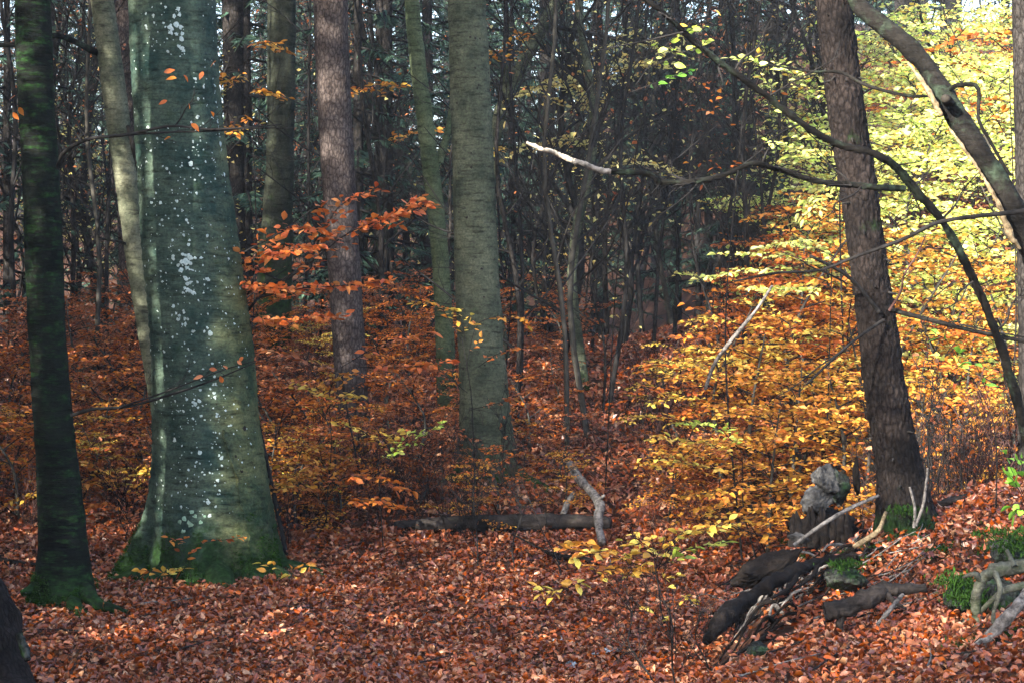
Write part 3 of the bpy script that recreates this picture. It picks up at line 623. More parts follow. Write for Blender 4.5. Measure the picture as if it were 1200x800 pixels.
simple_tree('spruce_tree', 'narrow brown trunk close right of the big lichened beech', [(0, 261, 286), (200, 264, 288), (400, 268, 293)], 33, 'darkbark', 14, 0, 24, .15, seed=17)
simple_tree('spruce_tree', 'reddish-brown trunk half hidden between pale beech and big beech', [(0, 132, 158), (400, 142, 170)], 34, 'pine', 14, None, 24, .15, seed=18)
t, tr, o_ = simple_tree('spruce_tree', 'right-hand spruce with dark flaky bark leaning left on the stony bank', [(0, 955, 996), (60, 960, 1003), (120, 967, 1010), (200, 980, 1025), (280, 992, 1035), (350, 1002, 1046), (420, 1008, 1056), (480, 1016, 1066), (540, 1027, 1079), (580, 1033, 1088), (605, 1033, 1098), (622, 1026, 1106)], 15.5, 'spruce', 9.5, None, 150, .016, plates=.011, seed=21, lobes=.08)
SP = (t, tr, o_)
for k, (a, b, w) in enumerate([((1040, 362, 15.3), (1210, 402, 14.6), 6), ((1030, 365, 15.3), (950, 300, 15.0), 5), ((1035, 375, 15.3), (945, 450, 14.8), 4)]):
    q = [(a[0], a[1], a[2], w), ((a[0] + b[0]) / 2 + 4, (a[1] + b[1]) / 2 + (3 if k == 0 else -8), (a[2] + b[2]) / 2, w * .85), (b[0], b[1], b[2], w * .7)]
    px_tube(t, o_, q, M['twig'] if k else M['branch'])
    px_bare(t, o_, ((a[0] + b[0]) / 2, (a[1] + b[1]) / 2 - 2, a[2]), (b[0] + (20 if k == 0 else -35), b[1] + (0 if k == 0 else (-5 if k == 1 else 15)), b[2]), 2.5, 1, M['twig'], 60 + k, nb=6, length=.35)
px_bare(t, o_, (1042, 364, 15.2), (1085, 275, 15.0), 3.4, 1.2, M['twigred'], 66, nb=5, length=.25)
r_ = np.random.default_rng(5)
for _ in range(26):      # broken twig stubs
    z = r_.uniform(1.2, 5); th = r_.uniform(-1.6, 1.6); a = tr.pt(z, th, -.01); e = tr.pt(z + r_.uniform(-.05, .02), th, r_.uniform(.03, .09)); mb = MB(); tubes(mb, curve([a, e], 4), [.010, .008, .006, .004], 6); obj('twig_stub', mb.mesh('twig_stub', M['twig'], o_), t)
simple_tree('spruce_tree', 'rough dark trunk cut off by the right picture edge', [(0, 1184, 1222), (230, 1190, 1228), (430, 1194, 1234)], 17, 'darkbark', 10, None, 48, .05, plates=.006, seed=23)

# leaning trunk across the top right corner
org = gx(6.6, 13.6); t = thing('beech_tree', 'leaning mottled trunk with a broken branch knob crossing the top right corner', 'tree', org)
px_tube(t, org, [(980, -60, 13.6, 15.5), (1002, 0, 13.5, 18.9), (1035, 30, 13.4, 21.5), (1072, 62, 13.3, 22.4), (1100, 100, 13.2, 23.2), (1120, 135, 13.1, 25.8), (1143, 170, 13, 24.1), (1172, 215, 13, 25.8), (1200, 275, 13, 27.5), (1235, 360, 13, 31.0), (1290, 520, 13.2, 36.1), (1340, 640, 13.4, 39.6)], M['branch'], 'trunk', 48, 220, .13)
mb = MB(); tubes(mb, curve([P(1150, 420 - 240, 13.0) , P(1128, 178, 12.9)], 3), [.05, .03, .01], 6)
px_tube(t, org, [(1112, 120, 13.05, 12), (1109, 117, 12.93, 13), (1107, 116, 12.88, 9)], M['knot'], 'knob', 12, 6, .3)
px_tube(t, org, [(1064, 74, 13.2, 3), (1082, 98, 13.05, 6), (1097, 124, 12.98, 7), (1104, 136, 12.95, 4)], M['rawwood'], 'torn_bark', 10, 34, .5)
px_tube(t, org, [(1112, 150, 12.95, 3), (1130, 175, 12.88, 4), (1150, 204, 12.88, 3), (1170, 240, 12.86, 6), (1184, 275, 12.84, 8), (1196, 292, 12.84, 3)], M['rawwood'], 'torn_bark', 10, 50, .55)
px_tube(t, org, [(1090, 113, 13.2, 3), (1060, 112, 13.2, 4), (1015, 100, 13.3, 4), (985, 85, 13.4, 4), (950, 84, 13.5, 3), (900, 76, 13.7, 2)], M['branch'])
px_tube(t, org, [(1113, 104, 13.1, 5), (1125, 100, 13.0, 6), (1146, 103, 12.9, 5), (1147, 140, 12.8, 4), (1160, 165, 12.8, 4), (1180, 200, 12.8, 4), (1188, 206, 12.8, 3)], M['branch'])

# arching stem with the white dead branch
org = gx(3.75, 14.2); t = thing('leaning_tree', 'thin dark stem arching from lower right to top centre with white-tipped dead side branch', 'tree', org)
px_tube(t, org, [(745, -8, 12.6, 5.7), (780, 18, 12.7, 6.6), (820, 55, 12.8, 7.0), (860, 85, 12.9, 7.4), (900, 114, 13, 7.8), (945, 148, 13.1, 8.2), (985, 170, 13.2, 8.6), (1025, 180, 13.2, 9.0), (1052, 198, 13.3, 10.7), (1075, 225, 13.4, 10.7), (1103, 258, 13.5, 9.8), (1130, 305, 13.6, 9.8), (1155, 360, 13.8, 9.8), (1176, 415, 14, 10.7), (1192, 470, 14.1, 11.5), (1215, 560, 14.2, 13.9), (1230, 640, 14.2, 18.0)], M['branch'], 'stem', 16, 190, .30)
px_tube(t, org, [(1060, 221, 13.3, 8.2), (1030, 220, 13.2, 7.4), (1000, 217, 13.2, 7.4), (960, 213, 13.1, 6.6), (925, 203, 13.1, 5.7), (893, 193, 13, 6.6), (877, 193, 13, 6.6), (850, 205, 13, 6.6), (815, 213, 12.9, 7.4), (778, 214, 12.9, 7.4), (768, 213, 12.9, 7.4)], M['branch'], 'dead_branch', 14, 130, .32)
px_tube(t, org, [(771, 214, 12.88, 8), (766, 208, 12.86, 7), (755, 203, 12.86, 6.5), (735, 202, 12.85, 7), (715, 201, 12.85, 6.5), (700, 199, 12.83, 6.5)], M['branch'], 'dead_branch', 14, 50, .32)
px_tube(t, org, [(716, 201.3, 12.82, 6.8), (700, 199, 12.82, 7), (685, 192.5, 12.79, 6.8), (670, 188, 12.78, 6.5)], M['greywood'], 'weathered_wood', 12, 30, .35)
px_tube(t, org, [(674, 189, 12.78, 6.2), (665, 186, 12.8, 6.2), (655, 182, 12.8, 5.5), (645, 177, 12.75, 5.8), (636, 175.5, 12.7, 4.6), (628, 172, 12.7, 5), (617, 167, 12.7, 3)], M['deadwood'], 'bare_branch_tip', 12, 60, .3, label='barkless cream white tip')
px_bare(t, org, (892, 193, 13), (905, 165, 13), 3, 1, M['twig'], 70, nb=3, length=.4)
for k, (a, b, w) in enumerate([((860, 85, 12.9), (905, 20, 12.8), 3), ((800, 38, 12.7), (700, 60, 12.5), 2.5), ((940, 145, 13.1), (880, 175, 12.8), 2.5), ((1010, 217, 13.2), (960, 260, 12.9), 2.5), ((820, 212, 12.9), (760, 270, 12.7), 2.2), ((1103, 258, 13.5), (1160, 190, 13.3), 3), ((1140, 330, 13.6), (1080, 380, 13.3), 2.5), ((1165, 390, 13.9), (1205, 330, 13.7), 3), ((900, 114, 13), (990, 60, 12.8), 2.5)]):
    px_bare(t, org, a, b, w, 1, M['twig'], 170 + k, nb=7, lev=2, length=.45)
t2 = px_tube(None, org * 0, [(1210, 246, 12.2, 7), (1180, 250, 12.2, 6), (1140, 254, 12.2, 5), (1095, 262, 12.2, 5), (1060, 280, 12.2, 4.5), (1000, 302, 12.2, 4), (960, 317, 12.2, 3.5), (910, 320, 12.2, 3), (860, 330, 12.2, 2)], M['twig'], 'overhanging_branch')
t2['label'] = 'thin dark branch sagging leftwards from the right edge in front of the arching stem'; t2['category'] = 'branch'
px_leaves(t, org, [(795, 30, 12.8), (838, 12, 12.9)], 'yellow', .06, 3)
r_ = np.random.default_rng(808)
AP = curve([(745, -8, 12.6), (820, 55, 12.8), (900, 114, 13), (985, 170, 13.2), (1052, 198, 13.3), (1103, 258, 13.5), (1155, 360, 13.8), (1192, 470, 14.1)], 60)
BP = curve([(1030, 220, 13.2), (960, 213, 13.1), (893, 193, 13), (850, 205, 13), (815, 213, 12.9), (770, 213, 12.9), (700, 199, 12.83)], 40)
for k in range(30):
    a_ = (AP if k % 2 else BP)[int(r_.integers(2, 38))]; an = r_.uniform(0, 6.28); l_ = r_.uniform(14, 60) * (1 if k % 3 else .4)
    px_bare(t, org, tuple(a_), (a_[0] + math.cos(an) * l_, a_[1] + math.sin(an) * l_, a_[2] + r_.normal(0, .1)), r_.uniform(1.8, 3.2), 1, M['twig'], 900 + k, nb=3, lev=2, length=.45)
# branch with green and yellow leaves under the arch
org = gx(1.2, 14.4, 0); 
sapling('beech_sapling', 'tall whip-thin sapling with bright green-yellow leaves below the arching stem top', 'sapling', gx(1.0, 22.0),
        [[P(745, 100, 15.2), P(770, 65, 15.1), P(795, 42, 15.0), P(830, 30, 14.9)], [P(740, 108, 15.2), P(775, 95, 15.1), P(812, 82, 15.0)], [P(760, 80, 15.2), P(800, 62, 15), P(828, 50, 15)]],
        ['lime', 'green', 'lime'], 81, .075, 4, .16, [P(722, 330, 19), P(742, 200, 16.5), P(762, 78, 15.2)], .007, True, .6, .75)

# dark bent tree behind the thicket
org = gx(0.1, 28); t = thing('bent_tree', 'dark crooked trunk leaning right behind the straight grey beech', 'tree', org)
px_tube(t, org, [(590, 420, 28, 17), (575, 330, 28, 17), (572, 250, 28, 16), (577, 180, 28, 15), (590, 120, 28, 14), (612, 75, 28, 14), (640, 25, 28, 15), (672, -30, 28, 14)], M['beech'], 'trunk', 16, 60, .12)
px_tube(t, org, [(592, 110, 28, 10), (590, 75, 27.8, 10), (575, 62, 27.6, 9), (560, 55, 27.5, 8)], M['beech'], 'branch', 10, 16)
px_bare(t, org, (640, 28, 28), (790, 60, 27), 6, 2, M['twig'], 75, nb=10, length=.4)

# ================================================================== bare thicket in the middle: individually placed stems
TH = [(665, 520, 640, -20, 23, 9, 'twiggrey', 'pale thin stem left in the thicket'), (690, 505, 700, -40, 24.5, 10, 'twiggrey', 'slim grey stem right beside the pale one'), (655, 440, 668, -40, 28, 13, 'twig', 'dark middle stem of the bare thicket'),
      (686, 440, 684, -40, 27, 18, 'beech', 'thickest grey-green stem of the bare thicket'), (610, 430, 596, -40, 27, 7, 'twig', 'thin dark stem beside the bent tree'), (712, 430, 742, -30, 26, 8, 'twig', 'dark stem leaning right out of the thicket'),
      (730, 440, 760, 40, 30, 7, 'twig', 'short dark leaning stem behind the thicket'), (790, 450, 775, -40, 32, 9, 'twiggrey', 'lone grey stem right of the thicket'), (755, 430, 735, -40, 34, 8, 'twig', 'far thin stem near picture centre right'),
      (848, 460, 862, -40, 33, 12, 'twig', 'dark young trunk left of the lime foliage'), (632, 420, 652, -40, 33, 8, 'twig', 'faint dark stem behind the thicket'), (820, 440, 838, -40, 36, 10, 'twig', 'slender upright trunk in the blue shade'),
      (108, 470, 118, -40, 27, 8, 'twiggrey', 'thin grey stem between mossy tree and pale beech'), (125, 430, 96, -40, 30, 7, 'twig', 'dark crossing stem left of the pale beech'), (20, 410, 5, -40, 29, 9, 'twig', 'dark stem at the far left edge'), (240, 400, 280, -40, 34, 9, 'twig', 'thin stem right behind the big lichened beech'),
      (455, 420, 442, -40, 32, 9, 'twig', 'thin dark stem between spruce and slim green beech'), (905, 420, 930, -40, 30, 10, 'twig', 'thin trunk behind the lime leaves'), (355, 420, 362, -40, 31, 6, 'twig', 'thin stem left of the pinkish spruce')]
for k, (bx_, by_, tx, ty, d, w, mk, lb) in enumerate(TH):
    r_ = np.random.default_rng(100 + k); b = GD(bx_, d); w = w * .78; e = P(tx, ty, d) + [0, r_.normal(0, .5), 0]; e = b + (e - b) * 1.25
    o = thing('young_tree', lb + ', leafless with fine twigs', 'tree', b)
    r0 = w / 2 / F * d; out = bare(b - [0, 0, .1], e, r0, r0 * .5, r_, 16 if w < 18 else 12, 3 if w < 12 else 2, .8, .36, bend=.018, up_=.35, tmin=.22)
    mb = MB(); tubes(mb, np.array([out[0][0][0]]), np.array([out[0][0][1]]), 10, .12); obj('stem', mb.mesh('stem', M[mk], b), o)
    obj('branch', bare_mesh(out, 'branch', M['twig'], b, skip0=True), o)
    tips = [c for c, r in out[2]]; sel = r_.choice(len(tips), min(len(tips), 34), replace=False) if tips else []
    if len(sel):
        q = np.array([tips[i][int(r_.integers(2, 6))] for i in sel]); mf = MB(); leaves(mf, q, r_.normal(0, 1, (len(q), 3)), np.array([0, -.2, 1.]) + r_.normal(0, .5, (len(q), 3)), r_.uniform(.04, .08, len(q)), LEAF4)
        obj('foliage', mf.mesh('foliage', M['brown' if k % 3 else 'paleyel'], b, smooth=False), o, kind='stuff', label='last withered leaves')

# ================================================================== background: bare shrubs/trees and spruces in copies
def proto_bare(seed, h, r0, nb, lev, leafk=None, nl=80, spreadv=.9):
    r_ = np.random.default_rng(seed); t = thing('bare_tree', '', 'tree', (0, 0, 0), 'bare young trees of the background'); 
    out = bare([0, 0, -.1], [r_.normal(0, .5), r_.normal(0, .5), h], r0, r0 * .25, r_, nb, lev, spreadv, .38, bend=.03, up_=.4, tmin=.15)
    mb = MB(); tubes(mb, np.array([out[0][0][0]]), np.array([out[0][0][1]]), 8, .1); obj('trunk', mb.mesh('trunk', M['darkbark']), t); obj('branch', bare_mesh(out, 'branch', M['twig'], skip0=True, s1=4), t)
    if leafk:
        tips = [c for c, r in out[2]]; k = r_.integers(0, len(tips), nl); q = np.array([tips[i][3] for i in k]) + r_.normal(0, .12, (nl, 3)); mf = MB()
        leaves(mf, q, r_.normal(0, 1, (nl, 3)) * [1, 1, .3], np.array([0, 0, 1.]) + r_.normal(0, .45, (nl, 3)), r_.uniform(.06, .11, nl), LEAF2); obj('foliage', mf.mesh('foliage', M[leafk], smooth=False), t, kind='stuff')
    return t
bares = [proto_bare(200, 7, .042, 16, 3), proto_bare(201, 9, .055, 18, 3, 'brown', 260), proto_bare(202, 5, .04, 16, 3, 'paleyel', 300), proto_bare(203, 11, .08, 18, 3, 'gold', 240), proto_bare(204, 6, .035, 16, 3, 'brown', 380)]
def proto_spruce(seed, h, r0, low):
    r_ = np.random.default_rng(seed); t = thing('spruce_tree', '', 'tree', (0, 0, 0), 'dark spruces of the background forest')
    mb = MB(); c = curve([[0, 0, -.2], [r_.normal(0, .05), 0, h * .5], [0, 0, h]], 20); tubes(mb, c, np.linspace(r0, .02, 20), 12, .05); obj('trunk', mb.mesh('trunk', M['darkbark']), t)
    mbb = MB(); mf = MB(); bl = []; nb = int(h * 6); lp = []; la = []; ln = []; lz = []
    for i in range(nb):
        z = low + (h - low) * i / nb; a = i * 2.399 + r_.normal(0, .3); L_ = (h - z) * .20 + .45; L_ *= r_.uniform(.75, 1.15); L_ = min(L_, 2.4)
        dr = np.array([math.cos(a), math.sin(a), 0]); c = curve([[0, 0, z], dr * L_ * .5 + [0, 0, z - L_ * .10], dr * L_ + [0, 0, z - L_ * .22]], 6); bl.append(c); n = int(L_ * 52)
        tt = r_.uniform(.15, 1, n); q = np.stack([np.interp(tt * 5, np.arange(6), c[:, j]) for j in range(3)], -1); pr = np.array([-dr[1], dr[0], 0]); s_ = r_.choice([-1, 1], n)[:, None]
        lp.append(q); la.append(dr * .5 + pr * s_ * .9 + np.array([0, 0, -.55]) + r_.normal(0, .2, (n, 3))); ln.append(np.array([0, 0, 1.]) + r_.normal(0, .6, (n, 3))); lz.append((1.15 - tt) * r_.uniform(.14, .28, n) + .05)
    tubes(mbb, np.array(bl), np.tile(np.linspace(.022, .005, 6), (nb, 1)), 4); obj('branch', mbb.mesh('branch', M['twig']), t)
    NE = (LEAF2[0] * [1, .24, 1], LEAF2[1]); leaves(mf, np.concatenate(lp), np.concatenate(la), np.concatenate(ln), np.concatenate(lz), NE, .12); obj('crown', mf.mesh('crown', M['needle'], smooth=False), t, kind='stuff')
    return t
bares.append(proto_bare(205, 6.5, .034, 20, 3)); bares.append(proto_bare(206, 5.5, .028, 22, 3, 'paleyel', 26))
spr = [proto_spruce(300, 14, .16, 1.0), proto_spruce(301, 17, .20, 3.5), proto_spruce(302, 8, .09, .3)]
index_kids()
_LM = [(14, 'at the left picture edge'), (95, 'behind the dark mossy tree'), (150, 'between mossy tree and big beech'), (290, 'behind the big lichened beech'), (365, 'right of the big lichened beech'), (440, 'behind the pinkish spruce'), (520, 'behind the slim green beech'), (600, 'behind the straight grey beech'), (720, 'in the bare thicket'), (850, 'right of the bare thicket'), (950, 'left of the leaning spruce'), (1050, 'behind the leaning spruce'), (1120, 'just right of the leaning spruce'), (1180, 'before the right edge trunk'), (9999, 'at the right picture edge')]
def where(px, d):
    return next(b for a, b in _LM if px < a) + (', nearest row' if d < 21.5 else ', second row' if d < 24 else ', mid slope' if d < 28 else ', upper slope' if d < 33 else ', beyond the slope' if d < 42 else ', deep in the wood' if d < 60 else ', farthest back')
SUNP = np.array([-SH[1], SH[0]])
def ok_bg(px, d): return True
r_ = np.random.default_rng(77); used = set()
bl_lab = ['bare dark young tree', 'tall bare tree with brown leaves', 'small bare tree flecked pale yellow', 'tall tree with golden leaves', 'twiggy tree with withered leaves', 'slim grey leafless tree with fine twigs', 'slight tree with few pale yellow leaves']
sp_lab = ['dark spruce with drooping boughs', 'tall spruce with clear lower trunk', 'small dense young spruce']
n = 0
while n < 62:
    px = r_.uniform(-30, 1230); d = r_.uniform(29, 78) if n > 30 else r_.uniform(28, 44)
    if px > 880 and d < 42 and r_.random() < .8: continue
    k = int(r_.choice([0, 0, 1, 3, 5, 5, 6, 2, 4])) if n > 6 else n % 7; g = GD(px, d); place(bares[k], k not in used, g, r_.uniform(0, 6.28), r_.uniform(.8, 1.25), bl_lab[k] + ' ' + where(px, d)); used.add(k); n += 1
for i in range(20):
    px = r_.uniform(585, 905) if i < 14 else r_.uniform(60, 520); d = r_.uniform(23.5, 33); k = int(r_.choice([0, 5, 5, 6])); g = GD(px, d); place(bares[k], False, g, r_.uniform(0, 6.28), r_.uniform(.65, 1.1), bl_lab[k] + ' ' + where(px, d))
used = set(); n = 0
fixed = [(450, 33, 0), (555, 34, 0), (10, 30, 2), (850, 37, 2), (790, 39, 0), (600, 38, 2), (420, 31, 2), (905, 40, 0), (500, 40, 1), (230, 36, 0), (60, 37, 0), (880, 35, 2), (830, 41, 2), (700, 44, 0), (640, 47, 1), (330, 40, 0), (150, 42, 0), (290, 33, 2)]
while n < 96:
    if n < len(fixed): px, d, k = fixed[n]
    else:
        px = r_.uniform(-40, 1240); d = 40 + 62 * r_.random() ** .8; k = int(r_.choice([0, 0, 1, 2]))
        if px > 900 and d < 58: d += 18
    g = GD(px, d); place(spr[k], k not in used, g, r_.uniform(0, 6.28), r_.uniform(.85, 1.25) * (1.25 if d > 60 else 1), sp_lab[k] + ' ' + where(px, d)); used.add(k); n += 1

# unseen spruces added beside and behind the camera to shade the near wood
def hlimit(q):
    hmax = 99
    for tx_, ty_, tz_ in ((7, 33, 4.5), (5.5, 26, 2.6), (9, 38, 6), (3.5, 14, 4.2), (1.0, 12.9, 3.5), (11, 42, 8)):
        v = np.array([tx_, ty_]) - q; al = v @ SH
        if al > 0 and abs(v @ SUNP) < 2.4: hmax = min(hmax, tz_ + al * math.tan(SUN_EL) - .3)
    return hmax
n = 0
for row in range(3):
    if row == 2: rng_l = np.arange(3.0, 9.0, 1.1)
    else: rng_l = np.arange(2.4 + row * .5, 42, 1.25)
    for l_ in rng_l:
        pass
        t_ = 0; b0 = SUNP * l_ - SH * 30
        while True:                                       # walk with the light until just outside the picture's left edge
            q = b0 + SH * t_
            if q[0] > -(q[1] * .25 + 1.5 + 2.7 + row * 3.2) or t_ > 70: break
            t_ += .3
        hm_ = min(hlimit(q), 15 + row * 3); sc = hm_ / 14
        if sc < .35: continue
        o = place(spr[0], False, (q[0], q[1], float(H(q[0], q[1]))), r_.uniform(0, 6.28), min(sc, 1.3), 'unseen spruce added outside the picture to shade the near wood'); o['group'] = 'unseen spruces added for shade'
n = 0
while n < 36:
    back = r_.uniform(9, 36); lat = r_.uniform(-6, 36) if n % 2 else r_.uniform(8, 24)
    c = np.array([0., 18.]); q = -SH * back + SUNP * lat + np.array([2.0, 3.0])
    if q[1] > 2 and abs(q[0]) < q[1] * .26 + 3.0: continue
    # leave the light path to the sunny hillside open above, and to the stony bank
    hmax = 99
    for tx_, ty_, tz_ in ((7, 33, 4.5), (5.5, 26, 2.6), (9, 38, 6), (3.5, 14, 4.2), (1.0, 12.9, 3.5)):
        v = np.array([tx_, ty_]) - q; al = v @ SH; la_ = abs(v @ SUNP)
        if al > 0 and la_ < (2.4 if tz_ > 1 else .8): hmax = min(hmax, tz_ + al * math.tan(SUN_EL) - .3)
    k = int(r_.choice([0, 1])); hh = (14, 17)[k]; sc = min(1.15, hmax / hh)
    if sc < .35: continue
    place(spr[k], False, (q[0], q[1], float(H(q[0], q[1]))), r_.uniform(0, 6.28), sc, 'unseen spruce added outside the picture to shade the near wood')['group'] = 'unseen spruces added for shade'; n += 1

# ================================================================== sunlit hillside: young beeches in leaf
def proto_beech(seed, h, nbr, leafk, ls, tilt=.3, low=.25, tw=9, rad=1.3):
    r_ = np.random.default_rng(seed); t = thing('beech_sapling', '', 'tree', (0, 0, 0), 'leafy young beeches on the slopes')
    c = curve([[0, 0, -.1], [r_.normal(0, .15), r_.normal(0, .15), h * .5], [r_.normal(0, .3), r_.normal(0, .3), h]], 16); mb = MB(); tubes(mb, c, np.linspace(.028, .006, 16), 7, .08); obj('stem', mb.mesh('stem', M['twiggrey']), t)
    mbb = MB(); mf = MB()
    for i in range(nbr):
        u = low + (1 - low) * (i + r_.random()) / nbr; b = np.array([np.interp(u * 15, np.arange(16), c[:, j]) for j in range(3)]); a = i * 2.4 + r_.normal(0, .4); L_ = rad * (1.15 - .7 * u) * r_.uniform(.7, 1.2)
        dr = np.array([math.cos(a), math.sin(a), r_.uniform(-.12, .6)]); pth = [b, b + dr * L_ * .5 + [0, 0, .05 * L_], b + dr * L_ + [0, 0, -.06 * L_]]
        cc, tws, pos, ax, no, sz = spray(pth, r_, tw, L_ * .5, ls, tilt, .62); tubes(mbb, cc, np.linspace(.008, .002, 12), 4); tubes(mbb, tws, np.tile(np.linspace(.003, .0015, 5), (len(tws), 1)), 3)
        leaves(mf, pos, ax, no, sz, LEAF4 if ls < .08 else LEAF2, .15)
    obj('branch', mbb.mesh('branch', M['twig']), t); obj('foliage', mf.mesh('foliage', M[leafk], smooth=False), t, kind='stuff')
    return t
PB = {'lit': proto_beech(400, 3.4, 23, 'lit', .095, tilt=.65), 'lit2': proto_beech(401, 2.4, 20, 'lit', .095, low=.1, tilt=.65), 'gold': proto_beech(402, 2.6, 17, 'gold', .085, low=.1, tilt=.5), 'gold2': proto_beech(403, 1.7, 16, 'gold', .08, low=.08, rad=1.0, tilt=.5), 'orange': proto_beech(404, 2.0, 18, 'orange', .075, low=.1, rad=1.1),
      'yellow': proto_beech(405, 2.0, 16, 'yellow', .08, low=.15, rad=1.1), 'brown': proto_beech(406, 1.4, 15, 'brown', .07, low=.1, rad=.9), 'orange2': proto_beech(407, 1.1, 10, 'orange', .07, low=.1, rad=.8)}
PL = {'lit': 'tall sunlit beech with lime leaves', 'lit2': 'short sunlit beech with lime leaves', 'gold': 'young beech in layered golden leaves', 'gold2': 'low golden-leaved beech bush', 'orange': 'orange-leaved young beech', 'yellow': 'yellow-leaved young beech', 'brown': 'knee-high russet beech bush', 'orange2': 'low sparse orange-leaved beech seedling'}
index_kids(); used = set()
def pbeech(key, px, d, sc=1.0, dz=0.0):
    g = GD(px, d); place(PB[key], key not in used, g + [0, 0, dz], r_.uniform(0, 6.28), sc * r_.uniform(.9, 1.1), PL[key] + ' ' + where(px, d)); used.add(key)
r_ = np.random.default_rng(91)
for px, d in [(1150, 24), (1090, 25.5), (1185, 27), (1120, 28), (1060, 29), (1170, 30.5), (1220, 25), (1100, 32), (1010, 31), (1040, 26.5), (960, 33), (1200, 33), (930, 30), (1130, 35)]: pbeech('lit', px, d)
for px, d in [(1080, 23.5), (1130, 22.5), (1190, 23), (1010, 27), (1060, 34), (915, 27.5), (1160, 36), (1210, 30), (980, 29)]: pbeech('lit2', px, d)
for px, d in [(940, 22.5), (1050, 21), (1150, 20.5), (1010, 23), (1075, 22), (1190, 21.5), (960, 25), (1120, 37), (1180, 38), (1020, 38)]: pbeech('gold', px, d)
for px, d in [(985, 21.5), (1100, 20.5), (915, 23.5)]: pbeech('orange', px, d, 1.1)
for px, d in [(880, 21), (925, 20), (970, 19.5), (1120, 19), (1170, 19), (1010, 19.5), (900, 19.3), (1070, 19)]: pbeech('gold2', px, d)
for px, d in [(880, 24.5), (890, 25.5), (940, 26.5), (1000, 24.5), (1100, 39), (1150, 40), (1000, 36), (1060, 40), (1190, 41), (930, 24)]: pbeech('orange', px, d)
for px, d in [(875, 21.6), (1130, 21.5), (1030, 20.2), (920, 21.5)]: pbeech('yellow', px, d)
# russet understorey over the slope
for _ in range(92):
    px = r_.uniform(-20, 900); d = r_.uniform(20.5, 31)
    if 600 < px < 800 and r_.random() < .5: continue
    pbeech(r_.choice(['brown', 'brown', 'orange2']), px, d, r_.uniform(.5, .95))
for px, d, k, s in [(75, 21.5, 'orange2', 1.0), (130, 22, 'gold2', .6), (20, 21, 'orange2', 1), (165, 23, 'orange2', 1), (330, 22, 'orange2', 1.1), (390, 21.3, 'orange', .55), (350, 20.6, 'gold2', .5), (460, 24, 'orange', .6), (300, 27, 'orange', .7), (480, 27, 'orange', .7), (420, 27.5, 'orange', .6), (620, 24, 'orange2', .8)]: pbeech(k, px, d, s)

r_ = np.random.default_rng(515)
for _ in range(46):
    px = r_.uniform(-10, 890); d = r_.uniform(20.3, 28.5); k = r_.choice(['gold2', 'orange', 'yellow', 'orange2', 'orange2', 'gold2'])
    if 590 < px < 760 and r_.random() < .7: continue
    pbeech(k, px, d, r_.uniform(.35, .6))
for _ in range(18):
    px = r_.uniform(0, 900); d = r_.uniform(35, 52); k = int(r_.choice([1, 4, 3, 2])); place(bares[k], False, GD(px, d), r_.uniform(0, 6.28), r_.uniform(.9, 1.3), bl_lab[k] + ' ' + where(px, d))

# ================================================================== wiry undergrowth
def proto_wiry(seed, ns, h, lk=None):
    r_ = np.random.default_rng(seed); t = thing('seedling', '', 'undergrowth', (0, 0, 0), 'wiry leafless seedlings on the slope'); mb = MB(); q = []
    for i in range(ns):
        a = r_.uniform(0, 6.28); b = np.array([math.cos(a), math.sin(a), 0]) * r_.uniform(0, .35); e = b + [r_.normal(0, .15), r_.normal(0, .15), h * r_.uniform(.6, 1.2)]
        out = bare(b, e, .005, .0022, r_, 6, 2, .7, .5, K=4, bend=.04, up_=.5)
        for lv in range(3):
            if out[lv]: tubes(mb, np.array([c[:, :] if lv else c for c, r in out[lv]]), np.array([np.maximum(r, .0022) for c, r in out[lv]]), 3)
        q += [c[-1] for c, r in out[1]]
    obj('stem', mb.mesh('stem', M['twigred' if seed % 2 else 'twig']), t)
    if lk:
        q = np.array(q)[r_.random(len(q)) < .6]; mf = MB(); leaves(mf, q, r_.normal(0, 1, (len(q), 3)), np.array([0, 0, 1.]) + r_.normal(0, .5, (len(q), 3)), r_.uniform(.035, .065, len(q))); obj('foliage', mf.mesh('foliage', M[lk], smooth=False), t, kind='stuff')
    return t
wr = [proto_wiry(500, 6, .7), proto_wiry(501, 8, .55, 'brown'), proto_wiry(502, 5, .9, 'brown'), proto_wiry(503, 7, .6), proto_wiry(504, 5, .7, 'orange')]
wl = ['wiry dark leafless seedling clump', 'reddish seedling clump with brown leaves', 'tall wiry seedling with brown leaves', 'dense reddish leafless seedling clump', 'wiry seedling with few orange leaves']
index_kids(); used = set(); n = 0
while n < 125:
    px = r_.uniform(-10, 950); py = r_.uniform(425, 665); 
    if px < 330 and py > 600 and r_.random() < .6: continue
    if px > 600 and r_.random() < .35: continue
    if py > 640 and not (330 < px < 560 or px > 780): continue
    g = G(px, py); k = int(r_.integers(5)); place(wr[k], k not in used, g, r_.uniform(0, 6.28), r_.uniform(.6, 1.15), wl[k] + ' ' + where(px, g[1])); used.add(k); n += 1
for _ in range(26):
    px = r_.uniform(1050, 1215); g = GD(px, r_.uniform(17, 19.5)); k = int(r_.integers(5)); place(wr[k], False, g, r_.uniform(0, 6.28), r_.uniform(.9, 1.5), wl[k] + ' on the bank ' + where(px, 30).split(',')[0]); 

